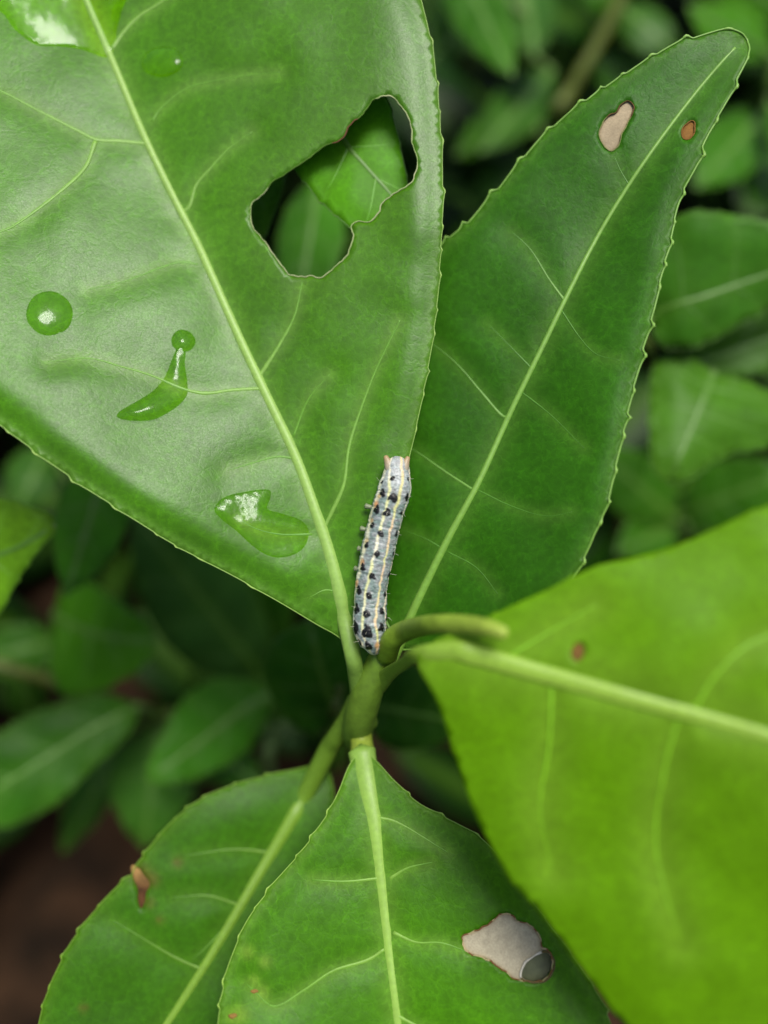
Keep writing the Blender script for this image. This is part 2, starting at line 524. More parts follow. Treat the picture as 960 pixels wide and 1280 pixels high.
def patch(lf, loop, parent, name, h, lift, colf, holes=(), mat=None, thick=0.00006, bulge=0.0):
    pts, fc = tri_fill(np.asarray(loop, float), h, holes)
    de = poly_dist(pts, np.vstack([loop, loop[:1]]))[0]
    W = P(pts[:, 0], pts[:, 1], lf.depth(pts) - (lift + bulge * (1 - np.exp(-de / 6.0))) * lf.d0 / F)
    o = mk(name, W, fc, mat or M_DRY, parent, attrs={'col': np.clip(colf(pts, de), 0, 1)})
    md = o.modifiers.new('thickness', 'SOLIDIFY'); md.thickness = thick; md.offset = -1
    return o

def lens(base, tip, wl, wr, bend=0.0, n=9, blunt=0.85):
    """margins and midrib of an ordinary tea leaf between base and tip"""
    b = np.array(base[:2], float); t = np.array(tip[:2], float)
    ax = t - b; L = np.linalg.norm(ax); ax /= L
    nr = np.array([-ax[1], ax[0]])
    u = np.linspace(0, 1, n)
    mid = b + ax * (u * L)[:, None] + nr * (bend * L * np.sin(u * math.pi))[:, None]
    w = np.sin(math.pi * u ** blunt) ** 0.85
    w[0] = w[-1] = 0
    return mid - nr * (w * wl)[:, None], mid + nr * (w * wr)[:, None], mid

def ellipse(cx, cy, rx, ry, ang=0, n=28, wob=0.0, seed=0):
    a = np.linspace(0, 2 * math.pi, n, endpoint=False)
    k = 1 + wob * noise(np.cos(a) * 10, np.sin(a) * 10, 6, seed)
    x, y = rx * np.cos(a) * k, ry * np.sin(a) * k
    c, s = math.cos(ang), math.sin(ang)
    return np.stack([cx + x * c - y * s, cy + x * s + y * c], 1)

# ------------------------------------------------------------------ ground
def build_ground():
    n = 90
    u = np.sign(np.linspace(-1, 1, n)) * np.abs(np.linspace(-1, 1, n)) ** 3 * 25
    X, Y = np.meshgrid(u, u + 0.2)
    Z = 0.012 * noise(X, Y, 0.06, 1) + 0.006 * noise(X, Y, 0.02, 2)
    V = np.stack([X.ravel(), Y.ravel(), Z.ravel()], 1)
    fc = [(j * n + i, j * n + i + 1, (j + 1) * n + i + 1, (j + 1) * n + i) for j in range(n - 1) for i in range(n - 1)]
    m = bpy.data.materials.new('soil')
    nt, pb, out = nodes(m)
    N = nt.nodes.new; L = nt.links.new
    tc = N('ShaderNodeTexCoord')
    n1 = N('ShaderNodeTexNoise'); n1.inputs['Scale'].default_value = 35; n1.inputs['Detail'].default_value = 8
    L(tc.outputs['Object'], n1.inputs['Vector'])
    cr = N('ShaderNodeValToRGB')
    cr.color_ramp.elements[0].position = 0.35; cr.color_ramp.elements[0].color = (0.011, 0.008, 0.0055, 1)
    cr.color_ramp.elements[1].position = 0.7; cr.color_ramp.elements[1].color = (0.052, 0.028, 0.015, 1)
    L(n1.outputs['Fac'], cr.inputs[0]); L(cr.outputs[0], pb.inputs['Base Color'])
    pb.inputs['Roughness'].default_value = 0.95; pb.inputs['Specular IOR Level'].default_value = 0.05
    bp = N('ShaderNodeBump'); bp.inputs['Distance'].default_value = 0.01
    L(n1.outputs['Fac'], bp.inputs['Height']); L(bp.outputs[0], pb.inputs['Normal'])
    o = mk('ground', V, fc, m, origin=(0, 0, 0))
    tag(o, 'dark brown soil under the tea bushes', 'ground', kind='structure')
build_ground()

G_DARK = (0.025, 0.116, 0.002)
V_PALE = (0.20, 0.36, 0.07)

# ------------------------------------------------------------------ the main shoot
node = P(452, 905, 0.1135)
shoot = empty('tea_shoot', P(450, 1040, 0.42))
tag(shoot, 'sharp near tea shoot carrying the caterpillar, broad leaves spread round its stem', 'tea plant', 'tea shoots of the bush')

# leaf with the eaten hole
L1 = Leaf(
    left=[(440, 818), (424, 797), (395, 780), (340, 747), (290, 719), (220, 682), (165, 647), (110, 611), (60, 576), (20, 546), (-20, 515), (-80, 460), (-140, 380), (-185, 280), (-205, 150), (-190, 0), (-130, -130), (-50, -230), (30, -310)],
    right=[(440, 818), (452, 790), (466, 740), (482, 680), (498, 620), (513, 565), (527, 500), (538, 440), (546, 380), (550, 320), (553, 260), (552, 200), (548, 130), (540, 60), (525, 0), (500, -70), (450, -150), (370, -220), (250, -275), (130, -305), (30, -310)],
    mid=[(440, 818), (431, 775), (422, 730), (410, 685), (395, 640), (370, 572), (332, 492), (290, 402), (250, 312), (215, 243), (180, 170), (140, 75), (110, 5), (80, -70), (55, -150), (38, -230), (30, -310)],
    p0=(440, 818, 0.1035), n=(0.0, 0.10, 1), fold=(0.33, 0.17), curl=(13, 9), curlw=23, arch=0.0, quilt=2.7, wave=4.0, seed=1, gutter=14,
    veins=[[(181, 180), (150, 177), (120, 175), (95, 163), (50, 140), (0, 114), (-60, 90), (-120, 40)],
           [(119, 177), (106, 210), (75, 240), (30, 274), (0, 290), (-70, 310)],
           [(325, 486), (290, 488), (255, 492), (225, 485), (190, 470), (150, 458), (110, 448), (60, 452)],
           [(322, 474), (330, 462), (350, 430), (368, 395), (378, 352)],
           [(226, 266), (237, 258), (245, 232), (262, 212), (285, 187), (315, 165)],
           [(403, 664), (416, 638), (430, 605), (436, 560), (448, 520), (470, 462), (500, 400)],
           [(140, 62), (155, 40), (175, 20), (205, 0), (255, -45), (330, -110)],
           [(390, 668), (350, 668), (320, 661), (300, 650)],
           [(247, 331), (225, 328), (200, 335), (155, 352), (110, 362)],
           [(366, 573), (345, 571), (315, 579), (285, 588)],
           [(367, 545), (385, 500), (412, 468)],
           [(190, 152), (202, 135), (235, 110), (285, 98), (350, 90)],
           [(422, 740), (405, 738), (385, 748)]])
HOLE = closed_line([(479, 120), (487, 120), (495, 125), (503, 136), (510, 145), (514, 160), (515, 177), (521, 198), (520, 212), (514, 228), (500, 238), (487, 246), (477, 255), (473, 267), (462, 277), (449, 277), (440, 281), (441, 296), (435, 317), (422, 331), (408, 343), (400, 347), (389, 345), (378, 346), (362, 343), (351, 331), (343, 320), (330, 301), (316, 285), (313, 269), (315, 255), (327, 244), (340, 228), (354, 219), (373, 206), (392, 193), (408, 181), (419, 178), (430, 171), (438, 155), (452, 144), (465, 126)], 2.5)
POOLS = {
    'corner': closed_line([(-60, -60), (-40, -5), (0, 14), (18, 36), (45, 56), (75, 58), (102, 62), (133, 72), (143, 60), (146, 38), (152, 15), (160, -20), (120, -60), (30, -80)], 3),
    'high': ellipse(203, 78, 26, 19, -0.1, 30, 0.06, 3),
    'side': ellipse(62, 392, 29, 27, 0.3, 34, 0.05, 4),
    'bent': closed_line([(221, 436), (214, 452), (206, 471), (192, 488), (172, 501), (150, 514), (147, 522), (165, 526), (190, 525), (208, 517), (224, 506), (234, 493), (234, 476), (231, 455), (232, 440), (227, 434)], 2.5),
    'bead': ellipse(229, 426, 15, 14, 0, 26, 0.05, 5),
    'low': closed_line([(268, 636), (280, 622), (305, 615), (335, 612), (338, 622), (334, 636), (352, 642), (375, 650), (386, 664), (380, 684), (362, 695), (340, 696), (318, 684), (296, 664), (276, 648)], 3),
}
def l1col(pts, c):
    # the young base is yellower near the rib, and the right half a warmer green
    dist, side, t = poly_dist(pts, L1.mid)
    k = (np.exp(-(dist / 60) ** 2) * np.clip(1 - t * 2.2, 0, 1) * 0.5)[:, None]
    c = c * (1 - k) + np.array((0.06, 0.20, 0.004)) * k
    dh = poly_dist(pts, np.vstack([HOLE, HOLE[:1]]))[0]
    k = (np.exp(-(dh / 34) ** 2) * 0.35)[:, None]
    c = c * (1 - k) + np.array((0.075, 0.19, 0.010)) * k
    for nm, w in POOLS.items():  # light gathered by the water is painted into the leaf colour under each pool
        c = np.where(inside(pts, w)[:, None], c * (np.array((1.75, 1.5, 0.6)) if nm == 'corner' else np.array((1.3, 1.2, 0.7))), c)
    return c
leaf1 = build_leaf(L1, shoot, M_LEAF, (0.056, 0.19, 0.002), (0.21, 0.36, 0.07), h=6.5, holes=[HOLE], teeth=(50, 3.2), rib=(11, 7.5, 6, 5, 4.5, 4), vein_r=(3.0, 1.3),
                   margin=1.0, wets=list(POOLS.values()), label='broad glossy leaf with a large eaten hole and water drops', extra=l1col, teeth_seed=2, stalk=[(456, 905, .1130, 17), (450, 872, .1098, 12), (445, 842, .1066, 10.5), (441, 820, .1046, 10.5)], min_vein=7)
def hole_col(x, y):
    if 415 < x < 447 and 140 < y < 185: return (0.13, 0.05, 0.03)
    if y < 235 and x < 470: return (0.07, 0.15, 0.02)
    k = 0.5 + 0.5 * float(noise(x, y, 16, 2))
    return (0.18 + 0.16 * k, 0.28 + 0.08 * k, 0.08 + 0.12 * k)
ring(L1, HOLE, 0.8, hole_col, 'hole_rim', leaf1, 0.2, 1.0, 3)

# leaf with the beige patch, upper right
L2 = Leaf(
    left=[(500, 812), (480, 770), (462, 720), (452, 660), (452, 590), (470, 500), (500, 410), (530, 345), (553, 306), (582, 282), (620, 240), (671, 179), (717, 138), (772, 99), (832, 62), (873, 46), (908, 37), (926, 41), (934, 50)],
    right=[(500, 812), (540, 812), (600, 800), (655, 772), (697, 742), (720, 715), (735, 686), (744, 664), (758, 633), (765, 602), (773, 566), (783, 521), (795, 470), (807, 422), (818, 384), (827, 341), (838, 300), (848, 252), (867, 211), (882, 174), (904, 133), (920, 101), (936, 66), (934, 50)],
    mid=[(500, 812), (512, 775), (540, 715), (565, 665), (600, 600), (640, 512), (680, 430), (706, 376), (742, 305), (780, 241), (820, 182), (870, 116), (915, 64), (934, 50)],
    p0=(560, 680, 0.1065), n=(-0.35, 0.13, 1), fold=((-0.12, 0.27), 0.22), curl=(3, 5), curlw=16, arch=0.5, quilt=2.2, wave=3.5, seed=2, gutter=9,
    veins=[[(706, 376), (687, 350), (663, 312), (640, 290)], [(637, 518), (628, 520), (603, 492), (572, 456), (540, 430), (515, 420)],
           [(594, 614), (557, 590), (514, 561), (480, 550)], [(596, 612), (640, 633), (682, 645), (715, 640)],
           [(702, 388), (725, 422), (746, 443), (775, 450)], [(557, 688), (529, 672), (495, 660)], [(560, 690), (596, 710), (622, 742)],
           [(787, 232), (776, 214), (768, 196)], [(652, 490), (690, 520), (730, 560)], [(664, 460), (630, 425), (610, 405)]])
PATCH2 = closed_line([(785, 126), (792, 133), (790, 143), (783, 157), (777, 169), (774, 180), (766, 188), (758, 186), (750, 174), (749, 164), (754, 152), (761, 144), (770, 140), (776, 131)], 2)
SPOT2 = ellipse(861, 163, 7.5, 12, 0.45, 22, 0.12, 6)
leaf2 = build_leaf(L2, shoot, M_SATIN, G_DARK, (0.14, 0.29, 0.04), h=6, holes=[PATCH2, SPOT2], teeth=(40, 5.5), rib_lift=0.5, rib=(6.5, 4.2, 3.4, 2.6, 1.8), vein_r=(2.0, 0.9),
                   margin=2.1, label='dark upright leaf with a beige dead patch near its tip', halo=0.22, teeth_seed=4, stalk=[(462, 872, .1105, 14), (476, 850, .1088, 9), (489, 828, .1078, 7.5)], min_vein=3)
def beige(pts, de):
    k = (0.5 + 0.5 * noise(pts[:, 0], pts[:, 1], 9, 3))[:, None]
    c = np.array((0.32, 0.26, 0.165)) * (0.85 + 0.25 * k)
    e = np.exp(-(de / 2.0) ** 2)[:, None]
    return c * (1 - 0.6 * e) + np.array((0.14, 0.08, 0.03)) * 0.6 * e
patch(L2, ellipse(0, 0, 1, 1) * 0 + 0 if False else PATCH2 + (PATCH2 - PATCH2.mean(0)) * 0.04, leaf2, 'dry_patch', 2.5, -2.0, beige)
ring(L2, PATCH2, 0.7, lambda x, y: (0.09, 0.05, 0.02) if y < 146 else (0.16, 0.18, 0.06), 'patch_rim', leaf2, 0.2, 0.6, 5)
def rust(pts, de):
    e = np.exp(-(de / 3.0) ** 2)[:, None]
    return np.array((0.20, 0.10, 0.025)) * (1 - e) + np.array((0.14, 0.06, 0.01)) * e
patch(L2, SPOT2 + (SPOT2 - SPOT2.mean(0)) * 0.08, leaf2, 'rust_spot', 2.0, -1.2, rust)
ring(L2, SPOT2, 0.7, lambda x, y: (0.16, 0.08, 0.02), 'spot_rim', leaf2, 0.1, 0.5, 8)

# near bright leaf on the right, out of focus
L3 = Leaf(
    left=[(522, 818), (545, 800), (590, 782), (640, 757), (690, 735), (745, 708), (800, 695), (850, 680), (900, 658), (960, 632), (1040, 612), (1130, 640), (1220, 740), (1290, 860), (1340, 1040)],
    right=[(522, 818), (524, 838), (546, 878), (567, 940), (582, 985), (598, 1027), (634, 1094), (670, 1136), (706, 1182), (747, 1239), (785, 1285), (850, 1350), (950, 1400), (1080, 1390), (1210, 1290), (1300, 1160), (1340, 1040)],
    mid=[(522, 818), (560, 813), (610, 824), (680, 843), (760, 865), (850, 889), (960, 920), (1100, 962), (1230, 1005), (1340, 1040)],
    p0=(522, 818, 0.0855), n=(-0.30, 0.02, 1), fold=(-0.12, -0.06), curl=(4, 4), curlw=30, quilt=5, wave=7, seed=3, gutter=16,
    veins=[[(690, 848), (687, 930), (675, 1010), (690, 1090)], [(850, 892), (830, 965), (820, 1060), (850, 1180)], [(868, 888), (892, 848), (930, 810), (975, 785), (1040, 720)],
           [(628, 826), (690, 788), (745, 757)], [(1000, 932), (1010, 1030), (1060, 1150)]])
SPOT3 = ellipse(722, 815, 8, 12, 0.2, 20, 0.15, 2)
leaf3 = build_leaf(L3, shoot, M_YOUNG, (0.122, 0.295, 0.002), (0.20, 0.34, 0.03), h=8, holes=[SPOT3], teeth=(60, 2), rib=(15, 13, 11, 9, 6, 3), vein_r=(3.2, 2), vein_pale=0.12, halo_w=34.0,
                   label='near bright yellow green leaf, blurred, at the right', teeth_seed=7, stalk=[(470, 858, .1075, 13), (486, 842, .1035, 10), (506, 829, .0950, 9), (522, 820, .0875, 12)], stalk_flat=0.5, rib_lift=0.9, halo=0.42, tone=0.07, edge=(0, 1))
patch(L3, SPOT3 + (SPOT3 - SPOT3.mean(0)) * 0.1, leaf3, 'rust_spot', 2.5, -1.0, lambda p, de: np.repeat(np.array([(0.15, 0.08, 0.02)]), len(p), 0) * (1 - 0.5 * np.exp(-de / 3)[:, None]))

# leaf below with the grey patch
L4 = Leaf(
    left=[(452, 938), (436, 958), (416, 1006), (384, 1055), (345, 1102), (312, 1146), (292, 1190), (280, 1232), (273, 1280), (272, 1350), (290, 1430), (350, 1520), (430, 1580), (510, 1630)],
    right=[(452, 938), (470, 951), (494, 977), (526, 1006), (572, 1030), (604, 1050), (640, 1092), (677, 1144), (715, 1195), (755, 1260), (775, 1330), (765, 1410), (720, 1490), (640, 1570), (510, 1630)],
    mid=[(452, 938), (460, 985), (468, 1030), (475, 1090), (482, 1150), (490, 1220), (498, 1290), (505, 1400), (510, 1500), (510, 1630)],
    p0=(482, 1150, 0.1015), n=(0.0, 0.30, 1), fold=(0.10, 0.10), curl=(8, 6), curlw=26, quilt=3, wave=3.5, seed=5, gutter=14,
    veins=[[(492, 1166), (520, 1178), (552, 1179), (585, 1190)], [(480, 1187), (458, 1201), (416, 1214), (380, 1238), (343, 1258), (317, 1238), (308, 1230)],
           [(472, 1022), (500, 1030), (560, 1066)], [(476, 1098), (432, 1102), (390, 1100)], [(496, 1270), (560, 1300), (640, 1310)], [(498, 1300), (430, 1330), (360, 1370)], [(488, 1098), (510, 1085), (540, 1078)]])
PATCH4 = closed_line([(634, 1142), (640, 1144), (646, 1150), (659, 1154), (669, 1162), (676, 1173), (677, 1183), (686, 1188), (691, 1200), (688, 1214), (680, 1224), (667, 1227), (650, 1225), (640, 1223), (632, 1215), (619, 1206), (607, 1198), (592, 1194), (582, 1187), (578, 1177), (580, 1169), (592, 1165), (609, 1156), (619, 1148), (625, 1143)], 2)
DISC4 = closed_line([(685, 1190), (693, 1202), (690, 1216), (681, 1226), (667, 1228), (653, 1224), (651, 1216), (656, 1204), (666, 1196), (675, 1191)], 2)
def l4col(pts, c):
    for cx, cy, r in ((309, 1190, 9), (331, 1202, 8), (327, 1240, 9), (300, 1268, 13), (292, 1272, 9), (318, 1225, 6)):
        k = (0.7 * np.exp(-(((pts[:, 0] - cx) ** 2 + (pts[:, 1] - cy) ** 2) / r ** 2)))[:, None]
        c = c * (1 - k) + np.array((0.17, 0.30, 0.03)) * k
    return c
leaf4 = build_leaf(L4, shoot, M_SATIN, (0.053, 0.185, 0.002), (0.20, 0.35, 0.05), h=6, holes=[PATCH4], teeth=(44, 3.5), rib=(19, 9.5, 7, 6, 5, 3), vein_r=(2.6, 1.1),
                   margin=1.0, label='broad leaf with a grey eaten patch and round hole backed by an olive disc', extra=l4col, teeth_seed=9)
def greyskin(pts, de):
    k = (0.5 + 0.5 * noise(pts[:, 0], pts[:, 1], 6, 1))[:, None]
    k2 = (0.5 + 0.5 * noise(pts[:, 0], pts[:, 1], 20, 4))[:, None]
    c = np.array((0.40, 0.36, 0.25)) * (0.82 + 0.2 * k + 0.1 * k2)
    e = np.exp(-(de / 3.0) ** 2)[:, None]
    return c * (1 - 0.7 * e) + np.array((0.26, 0.17, 0.08)) * 0.7 * e
patch(L4, PATCH4 + (PATCH4 - PATCH4.mean(0)) * 0.03, leaf4, 'dry_patch', 2.8, -2.2, greyskin, holes=[DISC4 - (DISC4 - DISC4.mean(0)) * 0.06])
ring(L4, PATCH4, 0.8, lambda x, y: (0.16, 0.08, 0.03) if noise(x, y, 7, 3) > -0.2 else (0.36, 0.30, 0.15), 'patch_rim', leaf4, 0.2, 1.3, 2)
patch(L4, DISC4 + (DISC4 - DISC4.mean(0)) * 0.05, leaf4, 'hole_backing', 2.2, -5.5, lambda p, de: np.array((0.085, 0.10, 0.045)) * (0.75 + 0.4 * np.exp(-((p[:, 0] - 668) / 14) ** 2))[:, None], mat=M_STEM)  # olive disc added behind the hole, painted like the shaded leaf below
lip = DISC4[:]
ring(L4, lip, 1.2, lambda x, y: (0.55, 0.52, 0.42) if x < 676 and y < 1222 else (0.10, 0.08, 0.03), 'hole_lip', leaf4, 0.0, 0.4, 4)
for cx, cy, a in ((318, 1239, 5), (291, 1270, 6)):
    e = ellipse(cx, cy, a, a * 0.55, -0.2, 16, 0.2, cx)
    patch(L4, e, leaf4, 'rust_spot', 2.0, 0.5, lambda p, de: np.repeat(np.array([(0.20, 0.12, 0.03)]), len(p), 0), bulge=1.2)

# leaf low left
L5 = Leaf(
    left=[(402, 950), (385, 958), (340, 968), (290, 982), (250, 1000), (212, 1030), (184, 1064), (170, 1082), (165, 1094), (156, 1099), (134, 1121), (116, 1142), (94, 1171), (75, 1205), (59, 1242), (50, 1274), (44, 1320), (48, 1380), (90, 1450)],
    right=[(402, 950), (415, 975), (416, 1020), (400, 1090), (370, 1180), (320, 1280), (240, 1380), (90, 1450)],
    mid=[(402, 950), (386, 985), (355, 1040), (325, 1090), (290, 1150), (250, 1216), (205, 1285), (150, 1365), (90, 1450)],
    p0=(325, 1090, 0.119), n=(0.10, 0.30, 1), fold=(0.10, 0.14), curl=(5, 3), curlw=26, quilt=2, wave=3.5, seed=6, gutter=12,
    veins=[[(290, 1150), (262, 1180), (240, 1200)], [(252, 1212), (215, 1195), (165, 1165), (140, 1150)], [(338, 1066), (290, 1062), (230, 1070)], [(300, 1132), (260, 1120), (215, 1122)]])
def l5col(pts, c):
    for cx, cy, r in ((222, 1078, 6), (200, 1150, 5), (104, 1260, 5), (190, 1100, 9), (176, 1092, 12), (186, 1128, 7)):
        k = (0.6 * np.exp(-(((pts[:, 0] - cx) ** 2 + (pts[:, 1] - cy) ** 2) / r ** 2)))[:, None]
        c = c * (1 - k) + np.array((0.12, 0.07, 0.02)) * k
    return c
BLOT = closed_line([(166, 1086), (176, 1088), (182, 1098), (190, 1100), (192, 1108), (186, 1114), (183, 1126), (177, 1136), (173, 1124), (170, 1110)], 2)
BLOT = closed_line([(165, 1085), (173, 1085), (180, 1094), (186, 1101), (187, 1108), (183, 1115), (181, 1127), (176, 1136), (172, 1125), (172, 1112), (167, 1098)], 2)
leaf5 = build_leaf(L5, shoot, M_SATIN, (0.035, 0.130, 0.002), (0.13, 0.25, 0.02), h=7, holes=[BLOT], teeth=(36, 3), rib=(13, 8, 6.5, 5, 3), vein_r=(2.2, 1.0),
                   margin=1.0, label='dark leaf with a torn brown notch in its edge', extra=l5col, teeth_seed=12, stalk=[(446, 874, .1130, 12), (436, 896, .1150, 12), (420, 922, .1178, 12), (410, 938, .1200, 12.5)], halo=0.15)
patch(L5, BLOT + (BLOT - BLOT.mean(0)) * 0.1, leaf5, 'brown_blotch', 2.0, -0.8, lambda p, de: (np.array((0.20, 0.12, 0.04)) * (1 - np.clip((p[:, 1] - 1088) / 24, 0, 1))[:, None] + np.array((0.055, 0.024, 0.008)) * np.clip((p[:, 1] - 1088) / 24, 0, 1)[:, None]) * (0.7 + 0.7 * (0.5 + 0.5 * noise(p[:, 0], p[:, 1], 6, 2)))[:, None])

# stem, bud and petioles
def stem_piece(name, pts, r, col, parent, col2=None, sides=16, flat=1.0, mat=None):
    q = smooth_line(np.array([list(p) + [a] for p, a in zip(pts, r)], float) * np.array([1, 1, 4000, 1]), 5) / np.array([1, 1, 4000, 1])
    pth = P(q[:, 0], q[:, 1], q[:, 2])
    V, Fc = tube(pth, q[:, 3] * q[:, 2] / F, sides, flat)
    t = np.repeat(np.linspace(0, 1, len(q)), sides); t = np.concatenate([t, [0, 1]])[:, None]
    c = np.array(col)[None] * (1 - t) + np.array(col2 or col)[None] * t
    c = c * (1 + 0.12 * noise(V[:, 0] * 4e4, V[:, 2] * 4e4, 60, 3))[:, None]
    return mk(name, V, Fc, mat or M_STEM, parent, pth[0], attrs={'col': np.clip(c, 0, 1)})
stem_piece('stem', [(480, 812, .1050), (472, 832, .1062), (458, 868, .1085), (448, 905, .1130), (446, 926, .122), (445, 940, .138), (446, 960, .20), (450, 1000, .33), (450, 1040, .42)],
           [13, 17, 20, 20, 18, 16, 13, 11, 10], (0.12, 0.22, 0.018), shoot, (0.10, 0.10, 0.04))
bud = stem_piece('bud', [(483, 822, .1040), (490, 800, .1000), (508, 788, .0970), (540, 781, .0885), (580, 781, .0838), (610, 785, .0808), (632, 792, .0795)], [13, 14, 13.5, 13, 12.5, 11, 8],
                 (0.15, 0.26, 0.015), shoot, (0.24, 0.33, 0.04), flat=0.8)
stem_piece('petiole', [(454, 950, .1105), (452, 928, .1125), (450, 908, .1130)], [17, 14, 14], (0.24, 0.34, 0.04), leaf4, (0.2, 0.26, 0.02))

# ------------------------------------------------------------------ water on the leaf
def water(lf, loop, height, label, h=3.5, steep=7.0, group='water drops on the eaten leaf', wedge=None, tilt=None):
    loop = np.asarray(loop, float)
    pts, fc = tri_fill(loop, h)
    de = poly_dist(pts, np.vstack([loop, loop[:1]]))[0]
    px = lf.d0 / F
    up = height * np.sqrt(np.clip(1 - (1 - np.clip(de / steep, 0, 1)) ** 2, 0, 1))
    if wedge:
        w = np.clip((pts[:, 1] - wedge[0]) * wedge[1], 0, height)
        up = np.where(pts[:, 1] < wedge[2], np.minimum(w, de * 0.5), np.minimum(up, np.clip(height - (pts[:, 1] - wedge[2]) * 0.17, 1.0, height)))
    if tilt: up = np.minimum(up, np.clip(tilt[2] + tilt[0] * pts[:, 0] + tilt[1] * pts[:, 1], 0.5, 40))
    d = lf.depth(pts)
    wt = np.clip(de / 3.0, 0, 1) * 0.7
    f = np.array(fc)
    for _ in range(10):
        for arr in (up, d):
            acc = np.zeros(len(pts)); cnt = np.zeros(len(pts))
            for i in range(3):
                for j in range(3):
                    if i != j:
                        np.add.at(acc, f[:, i], arr[f[:, j]]); np.add.at(cnt, f[:, i], 1)
            arr += wt * (acc / np.maximum(cnt, 1) - arr)
    top = P(pts[:, 0], pts[:, 1], d - (up + 0.4) * px)
    bot = P(pts[:, 0], pts[:, 1], d - 0.35 * px)
    n = len(pts)
    V = np.vstack([top, bot])
    edge = {}
    for a, b, c in fc:
        for e in ((a, b), (b, c), (c, a)): edge[e] = 1
    side = [(b, a, a + n, b + n) for (a, b) in edge if (b, a) not in edge]
    o = mk('water_drop', V, [tuple(f) for f in fc] + [tuple(f[::-1] + n) for f in fc] + side, M_WATER)
    return tag(o, label, 'water drop', group)
water(L1, POOLS['corner'], 20, 'large flat pool of water over the rib at the far end of the holed leaf', 5, 7, tilt=(0.123, -0.28, 5.5))
water(L1, POOLS['high'], 7, 'small oval water drop right of the upper midrib', 2.5, 17)
water(L1, POOLS['side'], 8, 'round water drop on the pale left half of the leaf, away from the veins', 2.5, 26)
water(L1, POOLS['bent'], 14, 'bent tongue of water lying across a side vein', 2.5, 10, tilt=(-0.06, 0.17, -61))
water(L1, POOLS['bead'], 10, 'tiny round bead at the upper end of the bent water tongue', 2, 14)
water(L1, POOLS['low'], 6, 'wide shallow water film with a pale reflection, nearest the leaf base', 2.5, 13, wedge=(609, 0.13, 654))

